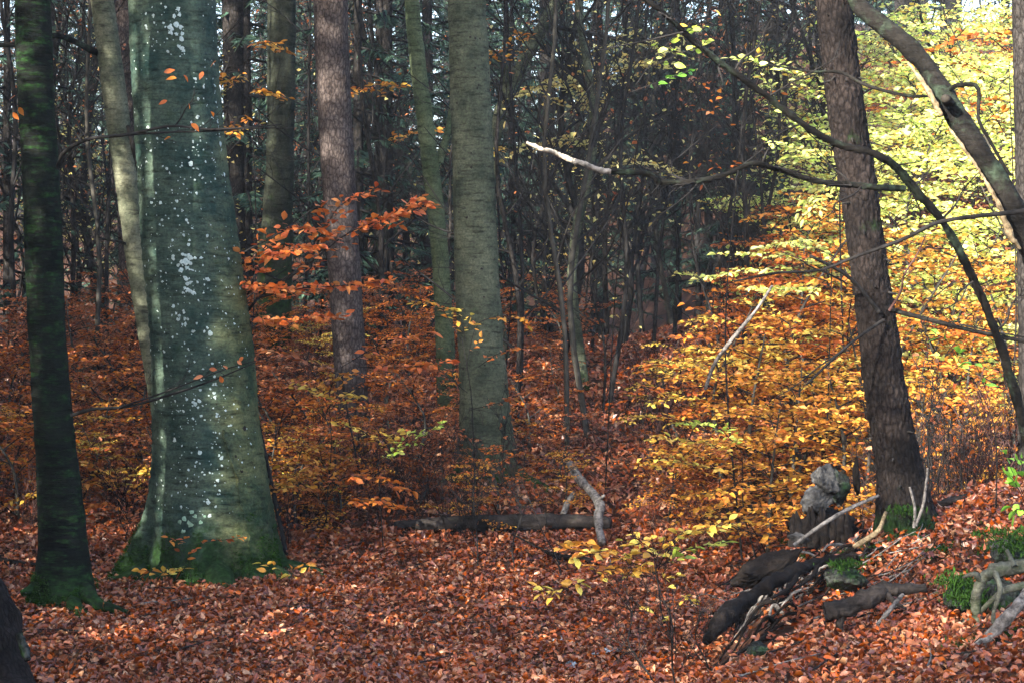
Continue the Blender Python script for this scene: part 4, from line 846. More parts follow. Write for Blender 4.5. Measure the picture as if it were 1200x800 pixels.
# ================================================================== individually seen leafy sprays
sapling('beech_sapling', 'copper-orange beech sapling fanning its leaves in front of the pinkish spruce', 'sapling', gx(-2.15, 19.6),
        [[P(300, 345, 19.2), P(360, 310, 19), P(410, 272, 18.8), P(470, 250, 18.7), P(505, 240, 18.6)], [P(330, 330, 19), P(300, 310, 18.8), P(330, 270, 18.7), P(370, 268, 18.6)], [P(360, 308, 19), P(380, 270, 18.8), P(400, 240, 18.7), P(440, 222, 18.6)],
         [P(300, 350, 19.1), P(350, 338, 18.9), P(400, 335, 18.7), P(450, 330, 18.6)], [P(290, 370, 19.1), P(320, 375, 18.9), P(360, 372, 18.7), P(400, 370, 18.7)], [P(410, 272, 18.8), P(440, 260, 18.6), P(490, 235, 18.5)], [P(290, 345, 19.2), P(300, 335, 18.8), P(330, 340, 18.6)], [P(380, 290, 19), P(350, 290, 18.7), P(320, 300, 18.6)]],
        'copper', 601, .09, 16, .32, [P(288, 420, 19.4), P(292, 362, 19.2), P(350, 318, 19.0)], .024, True, .55, .55)
sapling('beech_sapling', 'second copper sapling with thinner orange layers below the fan', 'sapling', gx(-1.5, 21.2),
        [[P(400, 430, 20.8), P(450, 402, 20.6), P(500, 390, 20.4)], [P(400, 440, 20.8), P(350, 420, 20.6), P(310, 410, 20.4)], [P(420, 430, 20.8), P(470, 430, 20.6), P(520, 425, 20.4)]], ['copper', 'brown', 'copper'], 602, .09, 9, .25, [P(405, 470, 21), P(400, 430, 20.8)], .012, True, .4)
sapling('beech_sapling', 'sapling with yellow and orange leaves against the straight grey beech', 'sapling', gx(-.35, 21.3),
        [[P(545, 440, 21), P(560, 380, 20.9), P(600, 372, 20.8), P(615, 378, 20.8)], [P(540, 400, 21), P(515, 360, 20.9), P(480, 355, 20.8)], [P(560, 430, 21), P(590, 412, 20.8), P(650, 405, 20.7)], [P(550, 480, 21), P(590, 470, 20.8), P(620, 455, 20.7)], [P(545, 400, 21), P(540, 372, 20.9), P(530, 362, 20.8)], [P(548, 460, 21), P(510, 430, 20.9), P(480, 420, 20.8)]],
        ['gold', 'gold', 'orange', 'brown', 'yellow', 'orange'], 603, .07, 7, .2, [P(556, 540, 21.2), P(552, 460, 21), P(541, 395, 21)], .01, True, .5, .6)
sapling('beech_sapling', 'low sapling with lime green and yellow leaves mid slope', 'sapling', gx(-1.25, 19.9),
        [[P(440, 545, 19.8), P(480, 520, 19.6), P(520, 495, 19.4)], [P(440, 540, 19.8), P(460, 528, 19.7), P(490, 500, 19.5)], [P(445, 520, 19.8), P(425, 505, 19.7), P(400, 498, 19.6)], [P(440, 530, 19.8), P(450, 515, 19.6), P(470, 505, 19.5)]], ['lime', 'lime', 'yellow', 'yellow'], 604, .07, 6, .2, [P(444, 560, 19.8), P(442, 520, 19.8)], .008, True, .5, .6)
sapling('beech_sapling', 'bright yellow spray of leaves over the foot of the pinkish spruce', 'sapling', gx(-1.9, 20.6),
        [[P(385, 480, 20.5), P(375, 462, 20.4), P(345, 450, 20.3)], [P(388, 480, 20.5), P(400, 465, 20.4), P(418, 462, 20.3)], [P(385, 470, 20.5), P(390, 448, 20.4), P(405, 436, 20.3)]], ['yellow', 'yellow', 'gold'], 605, .075, 7, .22, [P(388, 530, 20.6), P(386, 475, 20.5)], .008, True, .6, .55)
sapling('beech_sapling', 'flat orange-gold leafy layer between mossy tree and big beech', 'sapling', gx(-3.75, 21.3),
        [[P(150, 590, 21), P(110, 565, 20.8), P(50, 575, 20.6), P(5, 590, 20.5)], [P(150, 590, 21), P(130, 560, 20.8), P(105, 545, 20.7)], [P(155, 590, 21), P(165, 560, 20.9), P(180, 550, 20.8)], [P(150, 600, 21), P(120, 590, 20.8), P(100, 595, 20.7)]], ['gold', 'gold', 'yellow', 'orange'], 606, .08, 9, .3, [P(150, 600, 21.2), P(150, 585, 21)], .01, True, .45, .55)
sapling('beech_sapling', 'orange-gold leafy layer spreading right of the big beech trunk', 'sapling', gx(-2.0, 20.2),
        [[P(380, 590, 20), P(350, 565, 19.8), P(320, 570, 19.6), P(305, 578, 19.5)], [P(380, 590, 20), P(400, 560, 19.8), P(440, 560, 19.7), P(480, 575, 19.6)], [P(380, 590, 20), P(385, 550, 19.8), P(330, 545, 19.7)], [P(390, 585, 20), P(430, 585, 19.8), P(470, 595, 19.6)]], ['gold', 'orange', 'gold', 'orange'], 607, .085, 10, .3, [P(382, 610, 20.1), P(380, 585, 20)], .01, True, .4, .5)
sapling('beech_sapling', 'small sapling with yellow and orange leaves at the foot of the big beech', 'sapling', gx(-2.3, 17.6),
        [[P(335, 690, 17.4), P(345, 668, 17.3), P(365, 660, 17.2)], [P(333, 690, 17.4), P(320, 668, 17.2), P(312, 660, 17.1)]], ['gold', 'yellow'], 608, .075, 4, .14, [P(335, 705, 17.5), P(335, 685, 17.4)], .006, True, .5, .7)
sapling('beech_sapling', 'thin seedling with rust-orange leaves hanging before the big beech base', 'sapling', gx(-2.85, 17.4),
        [[P(222, 668, 17.2), P(225, 640, 17.1), P(262, 632, 17.0), P(290, 628, 16.9)], [P(222, 668, 17.2), P(210, 640, 17.1), P(205, 630, 17)]], ['orange', 'orange'], 609, .065, 4, .14, [P(224, 690, 17.3), P(222, 665, 17.2)], .005, True, .6, 1.0)
sapling('beech_sapling', 'tiny seedling with yellow leaves left of the big beech foot', 'sapling', gx(-2.95, 17.5), [[P(192, 678, 17.3), P(200, 668, 17.2), P(218, 666, 17.1)], [P(190, 680, 17.3), P(182, 670, 17.2), P(170, 668, 17.1)]], ['yellow', 'gold'], 610, .075, 4, .13, [P(190, 690, 17.4), P(191, 678, 17.3)], .005, True, .6, .8)
sapling('beech_sapling', 'low sapling with a long layer of glowing yellow-orange leaves beside the grey broken branch', 'sapling', gx(1.25, 16.3),
        [[P(768, 668, 16), P(720, 645, 15.7), P(670, 655, 15.4)], [P(770, 664, 16), P(800, 628, 15.7), P(845, 622, 15.5)], [P(768, 672, 16), P(700, 640, 15.8), P(680, 636, 15.7)], [P(770, 670, 16), P(730, 655, 15.8), P(690, 648, 15.6), P(655, 640, 15.5)], [P(770, 670, 16), P(790, 630, 15.8), P(830, 618, 15.6), P(862, 612, 15.5)], [P(765, 675, 16), P(710, 672, 15.7), P(660, 690, 15.5), P(632, 692, 15.4)], [P(770, 665, 16), P(760, 635, 15.8), P(740, 640, 15.7)], [P(772, 665, 16), P(800, 645, 15.8), P(850, 635, 15.6)], [P(765, 665, 16), P(740, 665, 15.8), P(700, 668, 15.6)]],
        ['yellow', 'yellow', 'gold', 'gold', 'yellow', 'yellow', 'yellow', 'lime', 'gold'], 611, .09, 9, .2, [P(776, 720, 16.2), P(770, 668, 16)], .009, True, .45, .6)
sapling('beech_sapling', 'yellow-green layered sapling at the left end of the golden mass', 'sapling', gx(2.35, 19.4),
        [[P(870, 540, 19.2), P(830, 520, 19), P(790, 515, 18.8), P(772, 512, 18.7)], [P(870, 530, 19.2), P(840, 500, 19), P(800, 495, 18.8)], [P(870, 550, 19.2), P(830, 548, 19), P(790, 540, 18.8)], [P(870, 560, 19.2), P(850, 575, 19), P(800, 580, 18.9)], [P(872, 540, 19.2), P(900, 515, 19), P(940, 510, 18.8)]],
        ['yellow', 'lime', 'yellow', 'gold', 'gold'], 612, .08, 8, .25, [P(872, 600, 19.3), P(870, 535, 19.2)], .01, True, .45, .5)
sapling('beech_sapling', 'rust-orange sapling reaching left over the dark hollow', 'sapling', gx(2.3, 22),
        [[P(850, 470, 21.8), P(820, 440, 21.6), P(780, 428, 21.4), P(740, 430, 21.2)], [P(850, 470, 21.8), P(830, 400, 21.6), P(790, 395, 21.4)], [P(850, 450, 21.8), P(800, 455, 21.6), P(760, 455, 21.4), P(735, 470, 21.3)], [P(860, 440, 21.8), P(850, 380, 21.6), P(810, 360, 21.5)], [P(860, 440, 21.8), P(900, 400, 21.6), P(940, 380, 21.5)], [P(855, 480, 21.8), P(820, 480, 21.6), P(800, 485, 21.5)]],
        'orange', 613, .08, 8, .3, [P(852, 560, 22), P(855, 440, 21.8)], .014, True, .4, .6)
sapling('beech_sapling', 'lime-leaved sapling hanging its bright layer left of the leaning spruce', 'sapling', gx(2.9, 20.6),
        [[P(970, 330, 20.4), P(920, 315, 20.2), P(870, 318, 20.0), P(822, 326, 19.9)], [P(970, 320, 20.4), P(930, 300, 20.2), P(850, 298, 20.0)], [P(975, 300, 20.4), P(940, 285, 20.2), P(900, 288, 20.1)], [P(972, 335, 20.4), P(930, 340, 20.2), P(880, 338, 20.1)]], ['lit', 'lit', 'lit', 'lit'], 614, .08, 12, .32, [P(965, 560, 20.6), P(975, 310, 20.4)], .014, True, .4, .45)
sapling('beech_sapling', 'upper lime-leaved spray reaching left at mid height behind the leaning spruce', 'sapling', gx(3.3, 21.6),
        [[P(980, 175, 21.2), P(930, 150, 21), P(890, 80, 20.9), P(870, 68, 20.8)], [P(980, 185, 21.2), P(950, 180, 21), P(915, 168, 20.9)], [P(980, 120, 21.2), P(950, 100, 21), P(910, 72, 20.9)], [P(985, 150, 21.2), P(1060, 140, 21), P(1080, 160, 20.9)], [P(985, 200, 21.2), P(960, 230, 21), P(950, 250, 20.9)]], ['lit', 'lit', 'lit', 'lime', 'lit'], 615, .08, 10, .3, [P(990, 560, 21.5), P(985, 300, 21.3), P(982, 110, 21.2)], .016, True, .4, .5)
sapling('maple_sapling', 'fresh green seedling leaves at the right edge above the stony bank', 'sapling', gx(3.55, 13.9),
        [[P(1205, 590, 13.8), P(1190, 560, 13.7), P(1175, 525, 13.7)], [P(1205, 600, 13.8), P(1195, 575, 13.7), P(1182, 555, 13.7)], [P(1208, 600, 13.8), P(1200, 560, 13.7), P(1195, 530, 13.7)], [P(1208, 570, 13.8), P(1195, 590, 13.7), P(1190, 600, 13.7)]], 'green', 616, .08, 3, .10, [P(1210, 640, 13.9), P(1206, 580, 13.8)], .006, True, .8, .9)
sapling('maple_sapling', 'tall thin sapling with a few vivid green leaves near the arching stem', 'sapling', gx(3.6, 15.2), [[P(1125, 425, 14.9), P(1110, 400, 14.8), P(1095, 390, 14.8)], [P(1130, 430, 14.9), P(1110, 425, 14.8), P(1100, 412, 14.8)], [P(1160, 470, 15), P(1145, 430, 14.9), P(1138, 425, 14.8)]], ['green', 'lime', 'green'], 617, .08, 2, .12, [P(1165, 500, 15.1), P(1130, 425, 14.9)], .006, True, .7, 1.0)
sapling('beech_sapling', 'spray of orange leaves in the air above the dark mossy trunk', 'sapling', gx(-3.4, 26.0), [[P(290, 80, 24), P(270, 95, 23.8), P(255, 90, 23.6)], [P(290, 60, 24), P(310, 50, 23.8), P(330, 60, 23.6)], [P(290, 110, 24), P(310, 108, 23.8), P(330, 116, 23.6)], [P(290, 130, 24), P(270, 150, 23.8), P(262, 158, 23.6)]], 'gold', 618, .08, 8, .3, [P(300, 300, 25), P(292, 60, 24)], .012, True, .4, .55)
sapling('beech_sapling', 'spray of small orange leaves beside the top of the slim green beech', 'sapling', gx(-1.2, 28), [[P(450, 120, 27), P(430, 105, 26.8), P(408, 112, 26.6)], [P(450, 110, 27), P(460, 100, 26.8), P(450, 98, 26.6)], [P(450, 180, 27), P(470, 160, 26.8), P(520, 150, 26.5)]], 'gold', 619, .08, 8, .3, [P(455, 300, 27.5), P(450, 100, 27)], .012, True, .4, .6)
sapling('beech_sapling', 'tall spray of orange leaves between slim beeches and bent tree', 'sapling', gx(-.1, 27), [[P(590, 90, 26), P(580, 60, 25.8), P(575, 75, 25.6)], [P(590, 80, 26), P(610, 50, 25.8), P(612, 40, 25.6)], [P(590, 180, 26), P(580, 175, 25.8), P(572, 180, 25.6)]], ['gold', 'gold', 'yellow'], 620, .08, 8, .25, [P(600, 300, 26.5), P(592, 70, 26)], .012, True, .4, .6)
sapling('beech_sapling', 'pale yellow leafed tree spread behind the top of the bare thicket', 'sapling', gx(.8, 29), [[P(700, 120, 28), P(660, 100, 27.8), P(610, 110, 27.6)], [P(700, 60, 28), P(740, 50, 27.8), P(790, 60, 27.6)], [P(700, 180, 28), P(660, 165, 27.8), P(600, 180, 27.6)], [P(700, 100, 28), P(730, 80, 27.8), P(760, 75, 27.6)], [P(700, 200, 28), P(740, 190, 27.8), P(790, 200, 27.6)], [P(700, 140, 28), P(680, 120, 27.8), P(690, 60, 27.6)]], 'paleyel', 621, .095, 13, .6, [P(700, 300, 28.5), P(700, 60, 28)], .014, False, .35, .6)
sapling('beech_sapling', 'scattered red-orange leaves on a thin tree above the white-tipped branch', 'sapling', gx(2.2, 19.5), [[P(870, 160, 19), P(840, 130, 18.8), P(830, 95, 18.7)], [P(870, 150, 19), P(890, 120, 18.8), P(905, 110, 18.7)], [P(870, 200, 19), P(840, 190, 18.8), P(835, 215, 18.7)]], 'orange', 622, .065, 4, .35, [P(850, 400, 19.4), P(870, 140, 19)], .012, True, .6, 1.3)
sapling('beech_sapling', 'orange-gold spray in the top right corner by the edge trunk', 'sapling', gx(4.6, 19.6), [[P(1180, 120, 19), P(1130, 110, 18.8), P(1080, 100, 18.7)], [P(1180, 60, 19), P(1150, 40, 18.8), P(1110, 50, 18.7)], [P(1180, 160, 19), P(1150, 120, 18.8), P(1120, 150, 18.7)], [P(1190, 90, 19), P(1195, 70, 18.8), P(1210, 75, 18.6)], [P(1180, 100, 19), P(1100, 60, 18.8), P(1060, 70, 18.7)]], ['gold', 'orange', 'orange', 'yellow', 'orange'], 623, .08, 8, .3, [P(1190, 400, 19.4), P(1182, 60, 19)], .012, True, .6, .7)
sapling('bare_sapling', 'yellow-leaved twig cluster low on the right of the path', 'sapling', gx(1.15, 14.9), [[P(790, 720, 14.6), P(800, 700, 14.5), P(812, 705, 14.4)], [P(785, 700, 14.6), P(780, 680, 14.5), P(795, 672, 14.4)], [P(780, 740, 14.6), P(765, 715, 14.5), P(750, 712, 14.4)]], 'yellow', 624, .055, 3, .1, [P(792, 770, 14.8), P(788, 690, 14.6)], .006, True, .6, 1.2)

# bare bushy twigs in front right
for k, (a, b, c, d, w, lb) in enumerate([(795, 800, 765, 640, 13.4, 'dark bare sapling rising from the bottom edge right of centre'), (830, 800, 815, 690, 13.5, 'short bare twiggy shoot at the foot of the bank'), (775, 790, 720, 690, 13.8, 'bare shoot leaning left over the path'), (560, 640, 545, 500, 19, 'dark bare sapling in front of the straight grey beech'), (605, 640, 590, 520, 19.2, 'wiry bare bush right before the grey beech base'), (660, 650, 610, 560, 18.5, 'thin bare shrub leaning over the fallen log')]):
    s_ = P(a, b, w); g = gx(s_[0], s_[1]); o = thing('bare_sapling', lb, 'sapling', g); e = P(c, d, w)
    out = bare(g - [0, 0, .05], e, .008, .003, np.random.default_rng(700 + k), 12, 2, .75, .6, bend=.04, up_=.3)
    obj('stem', bare_mesh(out, 'stem', M['twig'], g, 6, 4), o)

# ================================================================== fallen wood
def fallen(name, label, pts, mat, cat='log', sides=14, n=30, rough=.14, extra=None):
    base = P(*pts[len(pts) // 2][:3]); t = thing(name, label, cat, base)
    px_tube(t, base, pts, M[mat], 'wood', sides, n, rough)
    for e in extra or []: px_tube(t, base, e, M[mat], 'side_branch', 8, 14, rough)
    return t
def gd(px, py): return float(G(px, py)[1])
dl = gd(600, 622); 
fallen('fallen_log', 'dark fallen log lying level across the valley floor behind the path', [(462, 618, dl - .1, 14), (520, 614, dl - .1, 18), (580, 612, dl - .1, 19), (640, 611, dl, 19), (690, 611, dl - .1, 17), (716, 613, dl - .15, 14)], 'log', sides=18, n=50)
fallen('broken_branch', 'pale grey crooked broken branch standing over the end of the dark log', [(668, 543, dl + .8, 9), (680, 562, dl + .5, 11), (695, 578, dl + .1, 10), (703, 592, dl - .3, 12), (701, 608, dl - .5, 10), (705, 636, dl - .8, 9)], 'greywood', 'branch', 12, 40, .2, [[(701, 586, dl - .2, 7), (708, 580, dl - .3, 3)]])
fallen('broken_branch', 'grey stub beside the broken branch behind the log', [(672, 578, dl + .5, 6), (664, 592, dl + .3, 8), (660, 602, dl + .2, 7)], 'greywood', 'branch')
d2 = gd(690, 660)
fallen('broken_branch', 'dark forked dead branch on the leaves below the log', [(640, 646, d2 + .2, 5), (655, 651, d2, 7), (685, 655, d2, 7), (705, 662, d2, 8), (722, 674, d2 - .1, 9)], 'rootdark', 'branch', 10, 26, .2, [[(652, 651, d2, 5), (648, 640, d2, 4)], [(705, 664, d2, 6), (712, 676, d2 - .1, 5)], [(640, 646, d2 + .2, 3), (600, 625, d2 + .4, 2)]])
fallen('leaning_stick', 'reddish dead stem leaning right over the leafy slope', [(754, 556, gd(754, 556), 9), (765, 525, 23.3, 9), (778, 490, 23.0, 7), (790, 462, 22.9, 5)], 'twigred', 'branch')
fallen('leaning_stick', 'pale bare stick slanting down left across orange leaves', [(905, 335, 17.6, 3), (885, 365, 17.7, 4), (860, 395, 17.8, 5), (838, 425, 18, 5), (826, 456, 18.1, 4)], 'greywood', 'branch', 8)
fallen('broken_branch', 'long thin dry stick resting on the slope', [(700, 512, 24.4, 2.5), (730, 535, 23.6, 3), (770, 565, 22.6, 3)], 'greywood', 'branch', 6)
fallen('fallen_log', 'rotting dark branch at the left edge behind the mossy tree', [(-10, 652, gd(0, 660), 8), (15, 660, gd(15, 664), 9), (45, 662, gd(45, 666) , 6)], 'rootdark')
fallen('broken_branch', 'small dark dead twig on the leaves near lower left', [(68, 738, gd(70, 742), 5), (85, 733, gd(85, 738), 6), (98, 742, gd(98, 745), 7)], 'rootdark', 'branch')
# near trunk at the lower left corner
org = gx(-3.25, 12.4); t = thing('tree_stump', 'grey fissured foot of a leaning trunk in the lower left corner', 'tree', org)
px_tube(t, org, [(-110, 560, 12.7, 70), (-60, 660, 12.5, 80), (-25, 740, 12.4, 92), (-12, 800, 12.3, 108), (-5, 840, 12.2, 140)], M['spruce'], 'trunk', 90, 90, .30)
px_tube(t, org, [(22, 742, 12.15, 8), (28, 758, 12.1, 12), (33, 772, 12.05, 8)], M['mossrock'], 'moss_cushion', 12, 12, .4)

# ================================================================== stones, stump, roots and rocks on the bank
def rock(name, label, px, py, d, w, h, mat, cat, seed, dep=None, tilt=0.0, flat=.25):
    c = P(px, py, d); sx = w / 2 / F * d; sz = h / 2 / F * d; sy = dep or (sx + sz) / 2
    nu, nv = 64, 40; u = np.arange(nu) * 2 * math.pi / nu; v = np.linspace(.02, math.pi - .02, nv); V_, U_ = np.meshgrid(v, u, indexing='ij')
    D_ = np.stack([np.cos(U_) * np.sin(V_), np.sin(U_) * np.sin(V_), np.cos(V_)], -1)
    q_ = np.random.default_rng(seed); nrm = nz(q_.normal(0, 1, (11, 3))); hh = q_.uniform(.55, .98, 11); dt = D_ @ nrm.T
    r = np.minimum(1.15, np.where(dt > .05, hh / np.maximum(dt, .05), 9).min(-1)); r = r * (1 + .08 * fbm(D_ * 2.2 + seed, seed) + .10 * fbm(D_ * 8, seed + 3) - .05 * np.abs(vn(D_ * [3, 3, 14] + seed, 6)))
    D_ = D_ * r[..., None] * [sx, sy, sz]; ct, st = math.cos(tilt), math.sin(tilt)
    D_ = np.stack([D_[..., 0] * ct - D_[..., 2] * st, D_[..., 1], D_[..., 0] * st + D_[..., 2] * ct], -1)
    gi = np.arange(nu * nv).reshape(nv, nu); nx = np.roll(gi, -1, 1)
    return obj(name, MB().add(D_, np.stack([gi[:-1], nx[:-1], nx[1:], gi[1:]], -1).reshape(-1, 4)).mesh(name, M[mat]), None, label=label, cat=cat, loc=c)
rock('stone', 'upper pointed grey stone balanced on the cairn', 966, 563, 15.9, 31, 38, 'stone', 'stone', 3, tilt=.45)
rock('stone', 'lower slanting grey stone of the cairn on the stump', 956, 590, 15.9, 40, 32, 'stone', 'stone', 7, tilt=.6)
base = P(962, 622, 16.0); t = thing('rotten_stump', 'black rotten stump carrying the two cairn stones', 'stump', base)
o = rock('wood', None, 962, 616, 16.1, 66, 44, 'rootdark', None, 8, dep=.3); o.parent = t; o.location = P(962, 616, 16.1) - base
r_ = np.random.default_rng(12)
for k in range(16):
    x_ = r_.uniform(928, 1000); px_tube(t, base, [(x_ + r_.normal(0, 3), 640, 15.75, 9), (x_, 618, 15.75, 10), (x_ + r_.normal(0, 3), r_.uniform(590, 608), 15.8, 2)], M['rootdark'], 'splinter', 7, 12, .5)
rock('stone', 'small dark upright stone behind the cairn stones', 985, 572, 16.3, 22, 44, 'mossrock', 'stone', 9, tilt=.2)
rock('stump_fragment', 'short black pointed snag right of the cairn', 1004, 560, 16.4, 8, 40, 'rootdark', 'stump', 10)
rock('stone', 'small pale stone at the foot of the black stump', 938, 630, 15.3, 26, 12, 'stone', 'stone', 12)
rock('rock', 'mossy rock at the right edge, highest on the bank', 1188, 648, 13.4, 64, 46, 'mossrock', 'rock', 14)
rock('rock', 'round mossy rock left of the pale arching root', 1124, 700, 13.0, 46, 50, 'mossrock', 'rock', 15)
rock('rock', 'mossy rock low behind the pale arching root', 1150, 724, 13.0, 40, 46, 'mossrock', 'rock', 18)
rock('rock', 'grey-green rock under the diagonal pale branch', 1175, 712, 13.0, 60, 60, 'mossrock', 'rock', 19)
rock('rock', 'dark mossy rock in the lower right corner', 1200, 758, 12.6, 50, 60, 'mossrock', 'rock', 21)
rock('rock', 'dark mossy hump in the middle of the bank', 990, 676, 14.5, 50, 36, 'mossrock', 'rock', 22)
rock('rock', 'small mossy stone near the bottom of the bank', 1074, 784, 12.5, 28, 18, 'mossrock', 'rock', 23)
rock('rock', 'dark earth-covered rock at the low left end of the bank', 900, 668, 15.2, 90, 34, 'rootdark', 'rock', 24, tilt=.5)
rock('rock', 'pale half-buried stone right of the small dead twig', 888, 760, 13.2, 34, 18, 'mossrock', 'stone', 25)
for px, py, w, h, lb, sd_ in [(704, 764, 36, 9, 'long pale blue-grey flat stone on the leaves at bottom centre right', 31), (672, 779, 16, 9, 'small blue-grey stone left of the long flat one', 32), (438, 780, 16, 6, 'little pale blue stone near the bottom left of centre', 33), (492, 782, 14, 6, 'little bluish stone near the bottom centre', 34), (655, 748, 14, 6, 'small grey-blue pebble up from the flat stones', 35)]:
    rock('stone', lb, px, py, gd(px, py) - .03, w, h, 'bluestone', 'stone', sd_, dep=.07, tilt=.25 if w > 30 else 0)
fallen('exposed_root', 'thick dark root snaking down the bank edge towards the path', [(1000, 652, 15.0, 10), (960, 658, 14.8, 12), (935, 668, 14.5, 14), (905, 682, 14.2, 16), (880, 698, 14.0, 16), (858, 715, 13.7, 20), (840, 735, 13.4, 20), (828, 752, 13.3, 10)], 'rootdark', 'root', 18, 90, .42, [[(935, 668, 14.5, 8), (925, 688, 14.2, 6), (905, 700, 14.0, 3)], [(880, 698, 14.0, 7), (866, 722, 13.8, 5), (862, 738, 13.7, 3)], [(960, 658, 14.8, 7), (950, 676, 14.5, 5), (930, 690, 14.3, 3)]])
fallen('exposed_root', 'broken root with pale end jutting from the middle of the bank', [(966, 716, 13.4, 20), (990, 712, 13.4, 22), (1012, 704, 13.4, 22), (1035, 692, 13.5, 20), (1056, 690, 13.5, 12), (1085, 688, 13.5, 9)], 'log', 'root', 20, 90, .42, [[(990, 712, 13.4, 12), (984, 730, 13.4, 9), (988, 745, 13.4, 6)], [(1035, 692, 13.5, 10), (1050, 706, 13.4, 6), (1062, 712, 13.4, 3)], [(1012, 704, 13.4, 8), (1000, 722, 13.4, 5)]])
fallen('exposed_root', 'pale arching root over the mossy rocks at the right edge', [(1146, 735, 12.6, 10), (1144, 705, 12.55, 12), (1150, 680, 12.5, 14), (1165, 668, 12.5, 15), (1190, 663, 12.5, 16), (1215, 660, 12.5, 16)], 'paleroot', 'root', 18, 80, .35, [[(1150, 682, 12.5, 7), (1142, 672, 12.45, 6), (1128, 676, 12.5, 3)], [(1166, 670, 12.4, 7), (1172, 690, 12.3, 6), (1164, 720, 12.3, 5), (1168, 750, 12.3, 4)], [(1190, 665, 12.45, 8), (1180, 645, 12.6, 5)]])
fallen('exposed_root', 'thin greenish root curving left under the arching root', [(1210, 685, 12.45, 13), (1180, 690, 12.45, 9), (1160, 705, 12.5, 6), (1145, 720, 12.6, 5), (1128, 730, 12.7, 4)], 'paleroot', 'root', 10)
fallen('fallen_branch', 'smooth pale grey branch slanting across the lower right corner', [(1100, 806, 11.8, 12), (1130, 774, 11.9, 12), (1160, 745, 12, 14), (1185, 718, 12, 15), (1210, 690, 12.1, 16)], 'greywood', 'branch', 16, 70, .2)
fallen('exposed_root', 'short pale stick leaning against the broken root', [(1028, 732, 13.1, 5), (1042, 715, 13.1, 6), (1058, 696, 13.2, 5)], 'greywood', 'root', 8)
fallen('fallen_branch', 'pale stick leaning up from the cairn stump towards the spruce', [(930, 638, 15.2, 4), (958, 618, 15.2, 5), (990, 598, 15.3, 5), (1030, 580, 15.4, 4)], 'greywood', 'branch', 8)
fallen('dead_shoot', 'left pale dead shoot standing before the spruce foot', [(1071, 618, 15, 4), (1072, 595, 15, 3.5), (1066, 570, 15, 3)], 'greywood', 'twig', 7)
fallen('dead_shoot', 'right pale dead shoot standing before the spruce foot', [(1073, 616, 15, 4), (1082, 590, 15, 4), (1086, 560, 15, 3), (1087, 548, 15, 2.5)], 'greywood', 'twig', 7)
fallen('broken_branch', 'short light log lying right behind the spruce foot', [(1095, 592, 15.9, 7), (1115, 586, 15.9, 9), (1138, 580, 16, 8)], 'log', 'branch', 10)
fallen('broken_branch', 'pale split wood left of the spruce foot', [(1000, 640, 15, 6), (1015, 632, 15, 7), (1030, 620, 15, 6), (1038, 600, 15.2, 4)], 'rawwood', 'branch', 8)
fallen('broken_branch', 'dry stick near the bottom of the stony bank', [(1080, 768, 12.5, 5), (1100, 764, 12.5, 5), (1125, 762, 12.6, 4)], 'greywood', 'branch', 8)
# fine roots on the bank face
r_ = np.random.default_rng(55)
base = gx(2.2, 15.2); t = thing('root_mat', 'tangle of fine dark roots combing down the bank below the black stump', 'roots', base)
for k in range(150):
    u_ = r_.random() ** .8; g_ = G(1004 - 160 * u_ + r_.normal(0, 12), 648 + 88 * u_ + r_.normal(2, 14)); x, y = g_[0] + .15, g_[1]; a = np.array([x, y, 0.]); L_ = r_.uniform(.12, .55); e = a + np.array([-L_ * r_.uniform(.3, 1), -L_ * r_.uniform(-.3, .8), 0])
    m = (a + e) / 2 + r_.normal(0, .06, 3) * [1, 1, 0]; a[2] = H(a[0], a[1]) + .04; m[2] = H(m[0], m[1]) + r_.uniform(.03, .16); e[2] = H(e[0], e[1]) + r_.uniform(-.02, .05)
    mb = MB(); tubes(mb, curve([a, m, e], 14), np.linspace(.013, .004, 14) * r_.uniform(.4, 1.7), 7, .5, k); obj('root', mb.mesh('root', M['rootdark' if k % 6 else 'greywood'], base), t)
# leaves caught on rocks, roots and between them
q = np.stack([r_.uniform(1.9, 3.7, 2600), r_.uniform(11.6, 16.5, 2600), np.zeros(2600)], -1); q[:, 2] = H(q[:, 0], q[:, 1]) + r_.uniform(.04, .12, 2600)
mf = MB(); leaves(mf, q, r_.normal(0, 1, (2600, 3)) * [1, 1, .4], np.array([0, -.2, 1.]) + r_.normal(0, .5, (2600, 3)), r_.uniform(.03, .062, 2600), LEAF8, .5)
obj('leaf_litter', mf.mesh('leaf_litter_bank', M['litter']), kind='stuff', label='loose fallen leaves caught on the roots and stones of the bank')
# loose sticks on the bank and floor
for k in range(60):
    p = G(r_.uniform(850, 1190), r_.uniform(650, 795)) if k < 38 else G(r_.uniform(20, 800), r_.uniform(660, 795)); a = r_.uniform(0, 3.14); L_ = r_.uniform(.12, .4); v = np.array([math.cos(a), math.sin(a), 0]) * L_
    q = [p - v, p + r_.normal(0, .02, 3), p + v]; q = [np.array([c[0], c[1], float(H(c[0], c[1])) + .06]) for c in q]
    mb = MB(); tubes(mb, curve(q, 8), np.linspace(.007, .003, 8), 6, .2)
    obj('dry_stick', mb.mesh('dry_stick', M['greywood' if k % 3 == 0 else 'twig'], p), None, label='thin dry stick lying among the fallen leaves on the ' + ('stony bank' if k < 38 else 'valley floor'), cat='stick', group='dry sticks scattered on the leaf litter', loc=p)

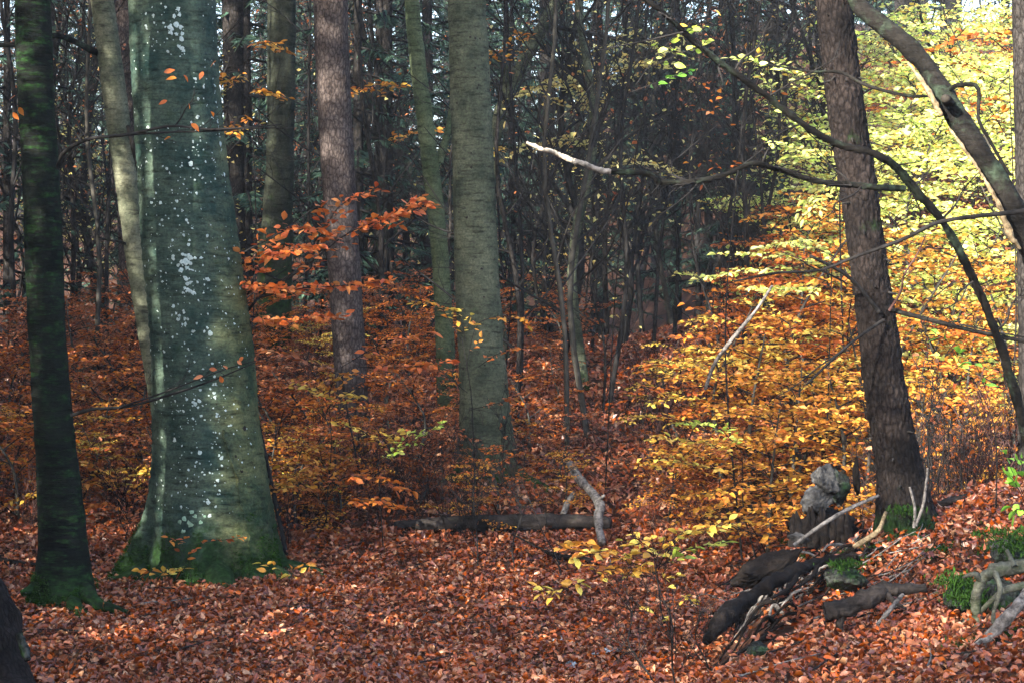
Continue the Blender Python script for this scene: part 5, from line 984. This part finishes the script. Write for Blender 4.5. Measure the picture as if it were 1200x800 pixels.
for k in range(44):
    p = G(r_.uniform(900, 1080), r_.uniform(628, 730)); a = r_.normal(.6, .7); L_ = r_.uniform(.06, .24); v = np.array([math.cos(a), math.sin(a), 0]) * L_
    q = [p - v, p + r_.normal(0, .03, 3), p + v]; h0 = r_.uniform(.05, .10); q = [np.array([c[0], c[1], float(H(c[0], c[1])) + h0 + .05 * (i == 2)]) for i, c in enumerate(q)]
    mb = MB(); tubes(mb, curve(q, 8), np.linspace(.006, .003, 8), 6, .3)
    obj('dry_stick', mb.mesh('dry_stick', M['greywood' if k % 2 else 'rootdark'], p), None, label='thin dry stick on the bank between the cairn and the leaning spruce', cat='stick', group='dry sticks between cairn and spruce', loc=p)

# moss and grass tufts
def tufts(name, label, spots, mat, n, hh, w):
    r_ = np.random.default_rng(len(label)); mb = MB()
    for px, py, rad, d in spots:
        c = G(px, py) if d is None else P(px, py, d); m = int(n * rad)
        q = np.array([c[0], c[1], 0]) + np.stack([r_.normal(0, rad / F * 14, m), r_.normal(0, rad / F * 10, m), np.zeros(m)], -1); q[:, 2] = H(q[:, 0], q[:, 1]) + .03
        if d is not None: q[:, 2] = c[2] + r_.normal(0, rad / F * 5, m)
        leaves(mb, q, np.array([0, 0, 1.]) + r_.normal(0, .5, (m, 3)), r_.normal(0, 1, (m, 3)), r_.uniform(hh * .5, hh, m), (LEAF2[0] * [1, w, 1], LEAF2[1]), .3)
    return obj(name, mb.mesh(name, M[mat], smooth=False), None, kind='stuff', label=label)
tufts('moss', 'patches of bright moss on the bank and by the trunk foot', [(1005, 668, 13, None), (985, 655, 14, None), (930, 640, 10, None), (1095, 655, 10, None), (1150, 632, 8, None), (1140, 760, 14, None), (1128, 690, 8, 12.85), (1075, 610, 16, None), (1060, 600, 10, 15.1), (955, 655, 10, None), (1010, 650, 10, None), (120, 712, 5, None), (1160, 650, 8, None), (1122, 682, 12, 12.8), (1132, 700, 12, 12.75), (1185, 630, 14, 13.1), (1195, 645, 12, 13.1), (990, 664, 10, 14.3), (1150, 712, 10, 12.8), (1190, 745, 12, 12.3), (1200, 770, 12, 12.3), (925, 642, 8, None)], 'moss', 26, .05, .5)

# ================================================================== the air between the trees
hz, hn, new, L = newmat('haze')
pv = new('ShaderNodeVolumePrincipled'); pv.inputs['Density'].default_value = 0.0007; pv.inputs['Color'].default_value = (.80, .88, .97, 1); pv.inputs['Anisotropy'].default_value = .3
o = new('ShaderNodeOutputMaterial'); L(pv.outputs[0], o.inputs['Volume'])
a, b = np.array([-310., -210, -8]), np.array([310., 430, 46])
v = [[(a, b)[i][0], (a, b)[j][1], (a, b)[k][2]] for i in (0, 1) for j in (0, 1) for k in (0, 1)]
hm = MB().add(v, [[0, 1, 3, 2], [4, 6, 7, 5], [0, 4, 5, 1], [2, 3, 7, 6], [0, 2, 6, 4], [1, 5, 7, 3]]).mesh('haze', hz, smooth=False)
obj('haze', hm, kind='stuff', label='thin blue morning haze filling the wood')
